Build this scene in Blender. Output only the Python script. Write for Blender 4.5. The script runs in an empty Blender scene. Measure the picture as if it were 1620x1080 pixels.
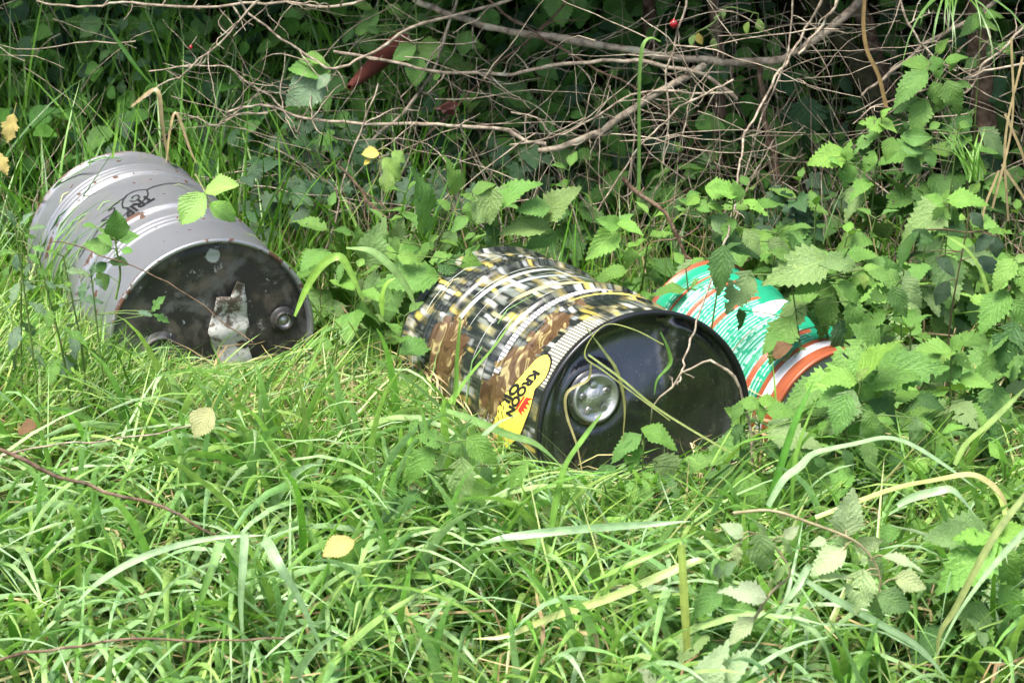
import bpy, bmesh, math, random
import numpy as np
from mathutils import Vector, Matrix

scene = bpy.context.scene
COL = scene.collection
rng = np.random.default_rng(11)
random.seed(11)

# ------------------------------------------------------------------ camera
DEP = math.radians(19.0)
FWD = np.array([0, math.cos(DEP), -math.sin(DEP)])
UPV = np.array([0, math.sin(DEP), math.cos(DEP)])
RGT = np.array([1.0, 0, 0])
CAM = -FWD * 4.5 + np.array([0, 0, .14])
FPX = 810 / math.tan(math.radians(12))
cd = bpy.data.cameras.new('camera')
cam = bpy.data.objects.new('camera', cd)
COL.objects.link(cam)
cam.location = CAM
cam.rotation_euler = (math.radians(90) - DEP, 0, 0)
cd.sensor_width = 36
cd.lens = 18 / math.tan(math.radians(12))
cd.clip_start = .05
cd.clip_end = 300
cd.dof.use_dof = True
cd.dof.focus_distance = 4.05
cd.dof.aperture_fstop = 13
scene.camera = cam

# ------------------------------------------------------------------ world, sun, exposure
SUN_EL, SUN_AZ = math.radians(66), math.radians(-140)      # azimuth from +Y, clockwise seen from above
world = bpy.data.worlds.new('World')
scene.world = world
world.use_nodes = True
wn = world.node_tree.nodes
wl = world.node_tree.links
bg = wn['Background']
sky = wn.new('ShaderNodeTexSky')
sky.sky_type = 'NISHITA'
sky.sun_disc = False
sky.sun_elevation = SUN_EL
sky.sun_rotation = SUN_AZ
sky.air_density = 1.0
sky.dust_density = 4.0
sky.ozone_density = .6
wl.new(sky.outputs[0], bg.inputs[0])
bg.inputs[1].default_value = .062
sd = bpy.data.lights.new('sun', 'SUN')
sd.energy = 1.5
sd.angle = math.radians(26)
sd.color = (1, .95, .87)
sun = bpy.data.objects.new('sun', sd)
COL.objects.link(sun)
sv = Vector((math.sin(SUN_AZ) * math.cos(SUN_EL), math.cos(SUN_AZ) * math.cos(SUN_EL), math.sin(SUN_EL)))
sun.rotation_euler = sv.to_track_quat('Z', 'Y').to_euler()
scene.view_settings.view_transform = 'Standard'
scene.view_settings.look = 'None'
scene.view_settings.exposure = 2.42
scene.view_settings.gamma = 1
scene.view_settings.use_curve_mapping = False
scene.cycles.max_bounces = 7
scene.cycles.diffuse_bounces = 3
scene.cycles.glossy_bounces = 2
scene.cycles.transmission_bounces = 4
scene.cycles.use_adaptive_sampling = True
scene.cycles.adaptive_threshold = .02
scene.cycles.use_denoising = True


# ------------------------------------------------------------------ helpers
def project(P):
    v = P - CAM
    z = v @ FWD
    return 810 + FPX * (v @ RGT) / z, 540 - FPX * (v @ UPV) / z


def ray(px, py):
    d = FWD + RGT * (px - 810) / FPX - UPV * (py - 540) / FPX
    return d


def at(px, py, Y):
    d = ray(px, py)
    return CAM + d * ((Y - CAM[1]) / d[1])


def nrm(v):
    return v / (np.linalg.norm(v) + 1e-12)


def tag(o, label=None, cat=None, group=None, kind=None):
    if label: o['label'] = label
    if cat: o['category'] = cat
    if group: o['group'] = group
    if kind: o['kind'] = kind
    return o


def empty(name, loc, label, cat, group=None):
    o = bpy.data.objects.new(name, None)
    o.empty_display_size = .05
    COL.objects.link(o)
    o.location = [float(c) for c in loc]
    return tag(o, label, cat, group)


def link(name, me, mat=None, parent=None, smooth=True):
    o = bpy.data.objects.new(name, me)
    COL.objects.link(o)
    if mat and not me.materials: me.materials.append(mat)
    if smooth and len(me.polygons): me.polygons.foreach_set('use_smooth', [True] * len(me.polygons))
    if parent: adopt(o, parent)
    return o


def adopt(o, parent):
    """parent keeping world-space vertices"""
    o.parent = parent
    o.matrix_parent_inverse = Matrix.Identity(4)
    m = Matrix.Translation(parent.location) @ parent.rotation_euler.to_matrix().to_4x4()
    o.matrix_parent_inverse = m.inverted()


def mesh_np(name, V, F, cols=None, uv=None):
    """V (n,3), F (m,k) equal-sized faces"""
    me = bpy.data.meshes.new(name)
    V = np.asarray(V, dtype=np.float32)
    F = np.asarray(F, dtype=np.int32)
    k = F.shape[1]
    me.vertices.add(len(V))
    me.vertices.foreach_set('co', V.ravel())
    me.loops.add(F.size)
    me.loops.foreach_set('vertex_index', F.ravel())
    me.polygons.add(len(F))
    me.polygons.foreach_set('loop_start', np.arange(0, F.size, k, dtype=np.int32))
    me.polygons.foreach_set('loop_total', np.full(len(F), k, dtype=np.int32))
    if cols is not None:
        a = me.color_attributes.new('Col', 'FLOAT_COLOR', 'POINT')
        c = np.ones((len(V), 4), dtype=np.float32)
        c[:, :3] = cols
        a.data.foreach_set('color', c.ravel())
    if uv is not None:
        l = me.uv_layers.new(name='UVMap')
        l.data.foreach_set('uv', np.asarray(uv, dtype=np.float32)[F.ravel()].ravel())
    me.update(calc_edges=True)
    me.validate()
    return me


def catmull(P, n):
    P = np.asarray(P, float)
    if len(P) == 2:
        t = np.linspace(0, 1, n)[:, None]
        return P[0] * (1 - t) + P[1] * t
    Q = np.vstack([2 * P[0] - P[1], P, 2 * P[-1] - P[-2]])
    segs = len(P) - 1
    ts = np.linspace(0, segs, n)
    out = []
    for t in ts:
        i = min(int(t), segs - 1)
        u = t - i
        a, b, c, d = Q[i], Q[i + 1], Q[i + 2], Q[i + 3]
        out.append(.5 * ((2 * b) + (c - a) * u + (2 * a - 5 * b + 4 * c - d) * u * u + (3 * b - a - 3 * c + d) * u ** 3))
    return np.array(out)


def tube(P, R, sides=6, cap=True):
    """tapered tube along P (n,3) with radii R (n)"""
    P = np.asarray(P, float)
    n = len(P)
    R = np.broadcast_to(R, (n,))
    T = np.gradient(P, axis=0)
    T /= np.linalg.norm(T, axis=1)[:, None] + 1e-12
    ref = np.array([0, 0, 1.0]) if abs(T[0][2]) < .8 else np.array([1.0, 0, 0])
    V = []
    u = nrm(np.cross(T[0], ref))
    for i in range(n):
        u = nrm(u - T[i] * (u @ T[i]))
        w = np.cross(T[i], u)
        for s in range(sides):
            a = 2 * math.pi * s / sides
            V.append(P[i] + R[i] * (math.cos(a) * u + math.sin(a) * w))
    F = []
    for i in range(n - 1):
        for s in range(sides):
            F.append((i * sides + s, i * sides + (s + 1) % sides, (i + 1) * sides + (s + 1) % sides, (i + 1) * sides + s))
    return np.array(V), np.array(F)


def join(parts):
    Vs, Fs, o = [], [], 0
    for V, F in parts:
        Vs.append(V)
        Fs.append(np.asarray(F) + o)
        o += len(V)
    return np.vstack(Vs), np.vstack(Fs)


# ------------------------------------------------------------------ material helpers
class NT:
    def __init__(s, name):
        s.m = bpy.data.materials.new(name)
        s.m.use_nodes = True
        s.t = s.m.node_tree
        s.b = s.t.nodes['Principled BSDF']
        s.out = s.t.nodes['Material Output']

    def n(s, ty, **kw):
        nd = s.t.nodes.new(ty)
        for k, v in kw.items(): setattr(nd, k, v)
        return nd

    def put(s, sock, v):
        if v is None: return
        if isinstance(v, bpy.types.NodeSocket): s.t.links.new(v, sock)
        else: sock.default_value = v

    def math(s, op, a, b=None, c=None):
        nd = s.n('ShaderNodeMath', operation=op)
        s.put(nd.inputs[0], a)
        s.put(nd.inputs[1], b)
        s.put(nd.inputs[2], c)
        return nd.outputs[0]

    def mix(s, f, a, b, mode='MIX'):
        nd = s.n('ShaderNodeMix', data_type='RGBA', blend_type=mode)
        s.put(nd.inputs[0], f)
        for i, v in ((6, a), (7, b)):
            if isinstance(v, tuple) and len(v) == 3: v = v + (1,)
            s.put(nd.inputs[i], v)
        return nd.outputs[2]

    def noise(s, vec, scale, detail=4, rough=.55, dist=0):
        nd = s.n('ShaderNodeTexNoise')
        s.put(nd.inputs['Vector'], vec)
        nd.inputs['Scale'].default_value = scale
        nd.inputs['Detail'].default_value = detail
        nd.inputs['Roughness'].default_value = rough
        nd.inputs['Distortion'].default_value = dist
        return nd.outputs[0]

    def ramp(s, f, stops, interp='LINEAR'):
        nd = s.n('ShaderNodeValToRGB')
        cr = nd.color_ramp
        cr.interpolation = interp
        while len(cr.elements) < len(stops): cr.elements.new(.5)
        for e, (p, c) in zip(cr.elements, stops):
            e.position = p
            e.color = c + (1,) if len(c) == 3 else c
        s.put(nd.inputs[0], f)
        return nd.outputs[0]

    def step(s, v, lo, hi):
        nd = s.n('ShaderNodeMapRange', interpolation_type='SMOOTHSTEP')
        s.put(nd.inputs[0], v)
        s.put(nd.inputs[1], lo)
        s.put(nd.inputs[2], hi)
        return nd.outputs[0]

    def obj(s):
        return s.n('ShaderNodeTexCoord').outputs['Object']

    def xyz(s, v):
        nd = s.n('ShaderNodeSeparateXYZ')
        s.put(nd.inputs[0], v)
        return nd.outputs

    def vec(s, x, y, z=0.0):
        nd = s.n('ShaderNodeCombineXYZ')
        for i, v in enumerate((x, y, z)): s.put(nd.inputs[i], v)
        return nd.outputs[0]

    def bump(s, h, strength=.3, dist=.002):
        nd = s.n('ShaderNodeBump')
        nd.inputs['Strength'].default_value = strength
        nd.inputs['Distance'].default_value = dist
        s.put(nd.inputs['Height'], h)
        s.t.links.new(nd.outputs[0], s.b.inputs['Normal'])
        return nd.outputs[0]

    def base(s, c=None, rough=None, metal=None, spec=None):
        if isinstance(c, tuple) and len(c) == 3: c = c + (1,)
        s.put(s.b.inputs['Base Color'], c)
        s.put(s.b.inputs['Roughness'], rough)
        s.put(s.b.inputs['Metallic'], metal)
        if spec is not None: s.b.inputs['Specular IOR Level'].default_value = spec
        return s

    def translucent(s, col, fac):
        tr = s.n('ShaderNodeBsdfTranslucent')
        s.put(tr.inputs[0], col)
        mx = s.n('ShaderNodeMixShader')
        mx.inputs[0].default_value = fac
        s.t.links.new(s.b.outputs[0], mx.inputs[1])
        s.t.links.new(tr.outputs[0], mx.inputs[2])
        s.t.links.new(mx.outputs[0], s.out.inputs[0])


def grass_material(name, rough=.36, trans=.28, spec=.6):
    k = NT(name)
    a = k.n('ShaderNodeAttribute', attribute_name='Col').outputs[0]
    nz = k.noise(k.obj(), 60, 3)
    c = k.mix(1.0, a, k.ramp(nz, [(.3, (.72, .74, .7)), (.7, (1.2, 1.2, 1.15))]), 'MULTIPLY')
    k.base(c, rough, spec=spec)
    k.translucent(k.mix(1.0, c, (1.0, 1.25, .65), 'MULTIPLY'), trans)
    return k.m


def leaf_material(name, veins=7.0, slope=.55, rough=.5, trans=.22, spec=.4, blister=.6, vein_light=1.35):
    """colour comes from each leaf's own object colour; veins from UV (u across -1..1, v along)"""
    k = NT(name)
    uvn = k.n('ShaderNodeUVMap', uv_map='UVMap').outputs[0]
    x, y, _ = k.xyz(uvn)
    ax = k.math('ABSOLUTE', x)
    wob = k.math('MULTIPLY', k.math('SUBTRACT', k.noise(uvn, 5, 3), .5), .16)
    ph = k.math('MULTIPLY', k.math('ADD', wob, k.math('SUBTRACT', y, k.math('MULTIPLY', ax, slope * .3))), veins)
    tri = k.math('ABSOLUTE', k.math('SUBTRACT', k.math('FRACT', ph), .5))
    lat = k.math('SUBTRACT', 1.0, k.step(tri, .0, .09))
    midr = k.math('SUBTRACT', 1.0, k.step(ax, .0, .07))
    v = k.math('MAXIMUM', lat, midr)
    oi = k.n('ShaderNodeObjectInfo')
    rnd = oi.outputs['Random']
    co = k.obj()
    nz = k.noise(co, 45, 4)
    speck = k.step(k.noise(co, 320, 2), .63, .72)
    big = k.noise(co, 14, 2)
    c = k.mix(1.0, oi.outputs['Color'], k.ramp(nz, [(.3, (.7, .72, .68)), (.72, (1.25, 1.22, 1.15))]), 'MULTIPLY')
    c = k.mix(k.step(big, .6, .75), c, k.mix(1.0, c, (1.3, 1.2, 1.0), 'MULTIPLY'))
    c = k.mix(k.math('MULTIPLY', v, .55), c, k.mix(1.0, c, (vein_light, vein_light, vein_light), 'MULTIPLY'))
    c = k.mix(k.math('MULTIPLY', speck, .3), c, (.38, .44, .28))
    brown = k.math('MULTIPLY', k.step(k.noise(co, 26, 4, .6), .66, .72), k.step(rnd, .45, .7))
    c = k.mix(k.math('MULTIPLY', brown, .6), c, (.20, .13, .05))
    k.base(c, rough, spec=spec)
    cell = k.math('SUBTRACT', k.math('MULTIPLY', tri, 2.0), k.math('MULTIPLY', v, .8))
    h = k.math('ADD', k.math('MULTIPLY', cell, blister * .6), k.math('MULTIPLY', k.noise(uvn, 16, 3), 1.3))
    k.bump(h, .55, .003)
    k.translucent(k.mix(1.0, c, (1.3, 1.35, .7), 'MULTIPLY'), trans)
    return k.m


def bark_material(name, base, dark, lichen=0.0):
    k = NT(name)
    co = k.obj()
    n1 = k.noise(co, 55, 5)
    c = k.mix(k.ramp(n1, [(.35, (0, 0, 0)), (.65, (1, 1, 1))]), dark, base)
    if lichen:
        c = k.mix(k.math('MULTIPLY', k.step(k.noise(co, 30, 3), .55, .7), lichen), c, (.42, .43, .33))
    k.base(c, .85, spec=.2)
    k.bump(k.noise(co, 130, 5), .9, .004)
    return k.m


M = {}
M['grass'] = grass_material('grass_blades')
M['straw'] = grass_material('straw', .6, .2, .25)
M['leaf_mass'] = grass_material('hedge_leaves', .55, .2, .25)
M['nettle'] = leaf_material('nettle_leaf', 6.0, 1.5, .48, .25, .4, .8)
M['bramble'] = leaf_material('bramble_leaf', 8.0, 1.6, .38, .15, .45, .6, 1.5)
M['ivy'] = leaf_material('ivy_leaf', 3.0, 2.2, .45, .06, .3, .2, 1.5)
M['bark_pale'] = bark_material('pale_bark', (.41, .345, .26), (.14, .11, .08), .6)
M['bark_brown'] = bark_material('brown_bark', (.20, .135, .09), (.07, .045, .03), .1)
M['bark_moss'] = bark_material('mossy_bark', (.06, .06, .028), (.025, .022, .015))
k = NT('green_stem')
oi = k.n('ShaderNodeObjectInfo')
k.base(k.mix(1.0, oi.outputs['Color'], k.ramp(k.noise(k.obj(), 70, 3), [(.3, (.7, .7, .7)), (.7, (1.2, 1.2, 1.2))]), 'MULTIPLY'), .5, spec=.35)
M['stem'] = k.m
k = NT('soil')
co = k.obj()
n = k.noise(co, 9, 6)
c = k.ramp(n, [(.3, (.018, .013, .008)), (.5, (.04, .03, .017)), (.7, (.05, .055, .02))])
k.base(c, .95, spec=.15)
k.bump(k.noise(co, 60, 5), .9, .02)
M['soil'] = k.m

# ------------------------------------------------------------------ ground
gnz = np.random.default_rng(3)
WAVES = [(gnz.uniform(.8, 5), gnz.uniform(0, 6.28), gnz.uniform(0, 6.28), gnz.uniform(.004, .012)) for _ in range(9)]


def sstep(x, a, b):
    t = np.clip((x - a) / (b - a), 0, 1)
    return t * t * (3 - 2 * t)


def ground_z(x, y):
    x = np.asarray(x, float)
    y = np.asarray(y, float)
    z = np.zeros(np.broadcast(x, y).shape)
    for fr, a, p, am in WAVES:
        z = z + am * np.sin(fr * (x * math.cos(a) + y * math.sin(a)) * 2 + p)
    z = z - .012 + .55 * sstep(y, .75, 2.1) + .5 * sstep(y, 2.0, 3.6)
    return z


xs = np.unique(np.concatenate([np.linspace(-60, -3, 20), np.linspace(-3, 3, 110), np.linspace(3, 60, 20)]))
ys = np.unique(np.concatenate([np.linspace(-60, -3, 20), np.linspace(-3, 4, 130), np.linspace(4, 120, 24)]))
GX, GY = np.meshgrid(xs, ys)
V = np.stack([GX, GY, ground_z(GX, GY)], -1).reshape(-1, 3)
nx, ny = len(xs), len(ys)
I = np.arange(nx * ny).reshape(ny, nx)
F = np.stack([I[:-1, :-1], I[:-1, 1:], I[1:, 1:], I[1:, :-1]], -1).reshape(-1, 4)
tag(link('ground', mesh_np('ground', V, F), M['soil']), kind='structure')

# ------------------------------------------------------------------ drums: frames and inverse projection
DR = {'grey': (-.539, -.15, .19, .424, .035, .19, .6), 'black': (.218, -.608, .201, .427, -.091, .19, .6),
      'green': (.554, -.3726, .1249, .517, .115, .13, .42)}


def dframe(nm):
    x, y, z, yaw, pit, R, L = DR[nm]
    a = np.array([math.sin(yaw) * math.cos(pit), -math.cos(yaw) * math.cos(pit), -math.sin(pit)])
    Y = nrm(np.array([0, 0, 1.0]) - a * a[2])
    return np.array([x, y, z]) - a * L, np.cross(Y, a), Y, a, R, L


FR = {nm: dframe(nm) for nm in DR}


def drum_uv(nm, px, py):
    """photo position -> (p, z) on the drum skin; p runs in reading direction"""
    o, X, Y, a, R, L = FR[nm]
    d = ray(px, py)
    m = CAM - o
    dx, dy, mx, my = d @ X, d @ Y, m @ X, m @ Y
    A, B, C = dx * dx + dy * dy, mx * dx + my * dy, mx * mx + my * my - R * R
    h = max(B * B - A * C, 0)
    q = m + d * ((-B - math.sqrt(h)) / A)
    return -R * math.atan2(q @ X, q @ Y), q @ a


def push_out(P, gap=.004, only=None):
    """move points that fall inside a drum to its skin"""
    for nm, (o, X, Y, a, R, L) in FR.items():
        if only and nm not in only: continue
        m = P - o
        x, y, z = m @ X, m @ Y, m @ a
        r = np.sqrt(x * x + y * y) + 1e-9
        inside = (r < R + gap) & (z > -.01) & (z < L + gap)
        if not inside.any(): continue
        front = inside & (z > L - .05) & (L - z < R - r + .05)
        side = inside & ~front
        s = ((R + gap) / r - 1)[:, None]
        P = np.where(side[:, None], P + s * (x[:, None] * X + y[:, None] * Y), P)
        P = np.where(front[:, None], P + ((L + gap) - z)[:, None] * a, P)
    return P


def profile(nm):
    _, _, _, _, R, L = FR[nm]
    s = L / .6
    pts = [(0, R - .012), (0, R + .001), (.004, R + .004), (.010, R + .004), (.014, R - .001), (.03, R - .0015)]
    zz = np.linspace(.035, .565, 150)

    def rad(z):
        r = R - .0015
        for c in (.15, .372): r += .0085 * math.exp(-((z - c) / .0075) ** 2)
        for c in (.088, .104, .120, .422, .440, .458): r += .0042 * math.exp(-((z - c) / .0042) ** 2)
        return r
    pts += [(z, rad(z)) for z in zz]
    pts += [(.582, R - .0015), (.586, R - .001), (.590, R + .004), (.597, R + .0045), (.600, R + .002), (.5995, R - .003), (.594, R - .0045), (.584, R - .006)]
    return [(z * s, r) for z, r in pts]


def skin_r(nm, z):
    _, _, _, _, R, L = FR[nm]
    pr = PROF[nm]
    return np.interp(z, [q[0] for q in pr[5:-8]], [q[1] for q in pr[5:-8]])


PROF = {nm: profile(nm) for nm in DR}


def lathe(pts, seg=96, close=False):
    V, F = [], []
    for z, r in pts:
        for i in range(seg):
            t = 2 * math.pi * i / seg
            V.append((r * math.sin(t), r * math.cos(t), z))
    for j in range(len(pts) - 1):
        for i in range(seg):
            F.append((j * seg + i, j * seg + (i + 1) % seg, (j + 1) * seg + (i + 1) % seg, (j + 1) * seg + i))
    return np.array(V), np.array(F)[:, ::-1]


def drum_root(name, nm, label):
    o, X, Y, a, R, L = FR[nm]
    e = bpy.data.objects.new(name, None)
    COL.objects.link(e)
    m = Matrix(((X[0], Y[0], a[0], o[0]), (X[1], Y[1], a[1], o[1]), (X[2], Y[2], a[2], o[2]), (0, 0, 0, 1)))
    e.matrix_world = m
    return tag(e, label, 'drum', 'discarded drums lying by the hedge')


def child(name, me, mat, parent, smooth=True):
    o = bpy.data.objects.new(name, me)
    COL.objects.link(o)
    if mat: me.materials.append(mat)
    if smooth: me.polygons.foreach_set('use_smooth', [True] * len(me.polygons))
    o.parent = parent
    return o


def head_mesh(nm, zc, dent=None, seg=96, rings=28, lip=.006):
    """drum end: shallow dished disc with optional dent function dent(x,y)->dz"""
    R = FR[nm][4] - lip
    V, F = [(0, 0, 0)], []
    for j in range(1, rings + 1):
        r = R * j / rings
        for i in range(seg):
            t = 2 * math.pi * i / seg
            V.append((r * math.sin(t), r * math.cos(t), 0))
    V = np.array(V, float)
    rr = np.hypot(V[:, 0], V[:, 1]) / R
    V[:, 2] = zc + .004 * (1 - rr ** 2) + .004 * np.exp(-((rr - .93) / .025) ** 2)
    if dent is not None: V[:, 2] += dent(V[:, 0], V[:, 1]) * (1 - rr ** 10)
    tris = [(0, 1 + (i + 1) % seg, 1 + i) for i in range(seg)]
    for j in range(rings - 1):
        for i in range(seg):
            a, b = 1 + j * seg + i, 1 + j * seg + (i + 1) % seg
            c, d = 1 + (j + 1) * seg + (i + 1) % seg, 1 + (j + 1) * seg + i
            tris += [(a, b, c), (a, c, d)]
    return V, np.array(tris)


def decal(name, nm, poly, mat, parent, off=.001, holes=None):
    """flat print: polygon given as (p,z) points, wrapped on the drum skin"""
    bm = bmesh.new()
    vs = [bm.verts.new((p, z, 0)) for p, z in poly]
    bm.faces.new(vs)
    return wrap(name, nm, bm, mat, parent, off)


def wrap(name, nm, bm, mat, parent, off):
    R = FR[nm][4]
    bmesh.ops.triangulate(bm, faces=bm.faces[:])
    for _ in range(5):
        es = [e for e in bm.edges if e.calc_length() > .011]
        if not es: break
        bmesh.ops.subdivide_edges(bm, edges=es, cuts=1)
        bmesh.ops.triangulate(bm, faces=bm.faces[:])
    for v in bm.verts:
        p, z = v.co.x, v.co.y
        r = float(skin_r(nm, z)) + off
        t = -p / R
        v.co = (r * math.sin(t), r * math.cos(t), z)
    me = bpy.data.meshes.new(name)
    bm.to_mesh(me)
    bm.free()
    return child(name, me, mat, parent)


def ribbon(name, nm, pts, w, mat, parent, off=.0012):
    P = catmull(np.array(pts), max(8, len(pts) * 6))
    T = np.gradient(P, axis=0)
    T /= np.linalg.norm(T, axis=1)[:, None] + 1e-9
    N = np.stack([-T[:, 1], T[:, 0]], 1)
    n = len(P)
    ww = w * np.ones(n)
    A, B = P + N * ww[:, None] / 2, P - N * ww[:, None] / 2
    bm = bmesh.new()
    va = [bm.verts.new((*a, 0)) for a in A]
    vb = [bm.verts.new((*b, 0)) for b in B]
    for i in range(n - 1): bm.faces.new((va[i], va[i + 1], vb[i + 1], vb[i]))
    return wrap(name, nm, bm, mat, parent, off)


def text_decal(txt, nm, origin, e1, e2, mat, parent, off=.0015, bold=.02, name='lettering'):
    """lettering wrapped on the drum: origin (p,z) of the baseline start, e1 = full width, e2 = cap height"""
    cu = bpy.data.curves.new('t', 'FONT')
    cu.body = txt
    cu.size = 1
    cu.offset = bold
    cu.resolution_u = 3
    to = bpy.data.objects.new('t', cu)
    COL.objects.link(to)
    dg = bpy.context.evaluated_depsgraph_get()
    me = bpy.data.meshes.new_from_object(to.evaluated_get(dg))
    bpy.data.objects.remove(to)
    bm = bmesh.new()
    bm.from_mesh(me)
    bpy.data.meshes.remove(me)
    x0, x1 = min(v.co.x for v in bm.verts), max(v.co.x for v in bm.verts)
    y0, y1 = min(v.co.y for v in bm.verts), max(v.co.y for v in bm.verts)
    for v in bm.verts:
        x, y = (v.co.x - x0) / (x1 - x0), (v.co.y - y0) / (y1 - y0)
        v.co = (origin[0] + x * e1[0] + y * e2[0], origin[1] + x * e1[1] + y * e2[1], 0)
    return wrap(name, nm, bm, mat, parent, off)


def paint(name, col, rough=.5, metal=0.0, spec=.5):
    return NT(name).base(col, rough, metal, spec).m


M['print_black'] = paint('print_black', (.012, .012, .013), .45)
M['print_red'] = paint('print_red', (.55, .03, .02), .4)
M['print_yellow'] = paint('print_yellow', (.82, .68, .10), .35)
M['print_white'] = paint('print_white', (.75, .75, .72), .45)

# grey drum paint: silver-grey, rust on the hoops and rim, mud low down
k = NT('grey_drum_paint')
co = k.obj()
x, y, z = k.xyz(co)
hoop = None
for c0, w in ((.15, .010), (.372, .010), (.003, .012), (.597, .008)):
    d = k.math('SUBTRACT', 1.0, k.step(k.math('ABSOLUTE', k.math('SUBTRACT', z, c0)), w * .4, w))
    hoop = d if hoop is None else k.math('MAXIMUM', hoop, d)
rim = k.math('SUBTRACT', 1.0, k.step(z, .004, .012))
n1 = k.noise(co, 26, 5, .65)
n2 = k.noise(co, 70, 4, .6)
rust = k.math('MAXIMUM', k.math('MULTIPLY', hoop, k.step(n1, .52, .57)), k.math('MULTIPLY', k.step(k.noise(co, 38, 2), .68, .70), 1.0))
rust = k.math('MAXIMUM', rust, k.math('MULTIPLY', rim, k.step(n1, .36, .46)))
dirt = k.math('MULTIPLY', k.step(n2, .4, .75), .35)
streak = k.step(k.noise(k.vec(k.math('MULTIPLY', x, 40.0), k.math('MULTIPLY', y, 8.0), k.math('MULTIPLY', z, 4.0)), 1.0, 3), .5, .8)
c = k.mix(k.noise(co, 5, 3), (.225, .24, .265), (.31, .325, .35))
c = k.mix(k.math('MULTIPLY', streak, .3), c, (.30, .30, .28))
c = k.mix(dirt, c, (.33, .31, .28))
mud = k.math('MULTIPLY', k.math('SUBTRACT', 1.0, k.step(y, -.15, .02)), k.step(n1, .45, .6))
c = k.mix(mud, c, (.10, .075, .045))
c = k.mix(rust, c, k.mix(n2, (.03, .016, .011), (.11, .05, .025)))
k.base(c, k.math('ADD', k.math('MULTIPLY', rust, .4), .38), k.math('MULTIPLY', k.math('SUBTRACT', 1.0, rust), .6))
k.bump(k.math('ADD', k.noise(co, 7, 2), k.math('MULTIPLY', rust, .25)), .25, .006)
M['grey_paint'] = k.m

k = NT('worn_black_head')
co = k.obj()
w = k.step(k.noise(co, 16, 6, .65, .6), .48, .62)
c = k.mix(k.math('MULTIPLY', w, .75), (.018, .017, .017), (.105, .105, .105))
c = k.mix(k.step(k.noise(co, 48, 4, .7), .62, .68), c, (.26, .27, .27))
c = k.mix(k.step(k.noise(co, 22, 4), .5, .7), c, (.05, .038, .027))
c = k.mix(k.math('MULTIPLY', k.step(k.noise(co, 11, 5, .65), .45, .65), .6), c, (.13, .115, .10))
x, y, z = k.xyz(co)
sp = k.math('SQRT', k.math('ADD', k.math('POWER', k.math('SUBTRACT', x, .007), 2.0), k.math('POWER', k.math('SUBTRACT', y, .160), 2.0)))
sp = k.math('ADD', sp, k.math('MULTIPLY', k.math('SUBTRACT', k.noise(co, 60, 2), .5), .012))
c = k.mix(k.math('SUBTRACT', 1.0, k.step(sp, .011, .014)), c, (.30, .32, .31))
k.base(c, k.math('ADD', k.math('MULTIPLY', k.noise(co, 30, 3), .4), .3))
k.bump(k.noise(co, 40, 4), .25, .002)
M['worn_black'] = k.m

k = NT('gloss_black_head')
co = k.obj()
n1 = k.noise(co, 90, 4)
c = k.mix(k.step(k.noise(co, 14, 5, .65), .5, .75), (.010, .010, .013), (.04, .038, .036))
c = k.mix(k.math('MULTIPLY', k.step(k.noise(co, 190, 2), .64, .70), .5), c, (.13, .12, .10))
c = k.mix(k.math('MULTIPLY', k.step(k.noise(co, 30, 5, .7, 1.0), .60, .68), .35), c, (.10, .09, .075))
k.base(c, k.math('ADD', .2, k.math('MULTIPLY', k.step(k.noise(co, 9, 5, .65), .4, .7), .25)), spec=1.0)
k.bump(k.noise(co, 6, 2), .3, .006)
k.b.inputs['Coat Weight'].default_value = .8
k.b.inputs['Coat Roughness'].default_value = .12
M['gloss_black'] = k.m

k = NT('bung_metal')
co = k.obj()
emb = k.n('ShaderNodeTexVoronoi', feature='DISTANCE_TO_EDGE')
k.put(emb.inputs['Vector'], co)
emb.inputs['Scale'].default_value = 75
k.base(k.mix(k.step(k.noise(co, 60, 4), .5, .7), (.52, .52, .50), (.25, .24, .22)), .36, .85)
k.bump(k.math('ADD', k.math('MULTIPLY', k.step(emb.outputs[0], .02, .12), .5), k.noise(co, 90, 3)), .4, .0014)
M['bung'] = k.m
M['steel'] = NT('dull_steel').base((.45, .45, .44), .4, .9).m

# printed sheet of the black drum: dashes of silver, yellow and black in rings, gold splash, sweeping bands
k = NT('printed_black_drum')
co = k.obj()
x, y, z = k.xyz(co)
th = k.math('ARCTAN2', x, y)
u = k.math('MULTIPLY', th, .19)
wn1 = k.n('ShaderNodeTexWhiteNoise', noise_dimensions='1D')
uw = k.math('ADD', u, k.math('MULTIPLY', k.math('SUBTRACT', k.noise(k.vec(k.math('MULTIPLY', u, 8.0), k.math('MULTIPLY', z, 8.0)), 1.0, 2), .5), .03))
nb = k.noise(k.vec(k.math('MULTIPLY', u, 13.0), k.math('MULTIPLY', z, 12.0)), 1.0, 2, .5, .3)
st = k.noise(k.vec(k.math('MULTIPLY', u, 120.0), k.math('MULTIPLY', z, 11.0)), 1.0, 3, .6)
c = k.ramp(st, [(.35, (.008, .010, .010)), (.55, (.020, .026, .022)), (.68, (.07, .08, .06)), (.8, (.17, .17, .12))])
blob = k.noise(k.vec(k.math('MULTIPLY', uw, 34.0), k.math('MULTIPLY', z, 9.0)), 1.0, 2, .5)
c = k.mix(k.math('MULTIPLY', k.step(blob, .52, .66), .8), c, k.ramp(nb, [(.35, (.10, .11, .08)), (.5, (.30, .25, .08)), (.62, (.26, .28, .22))]))
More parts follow.
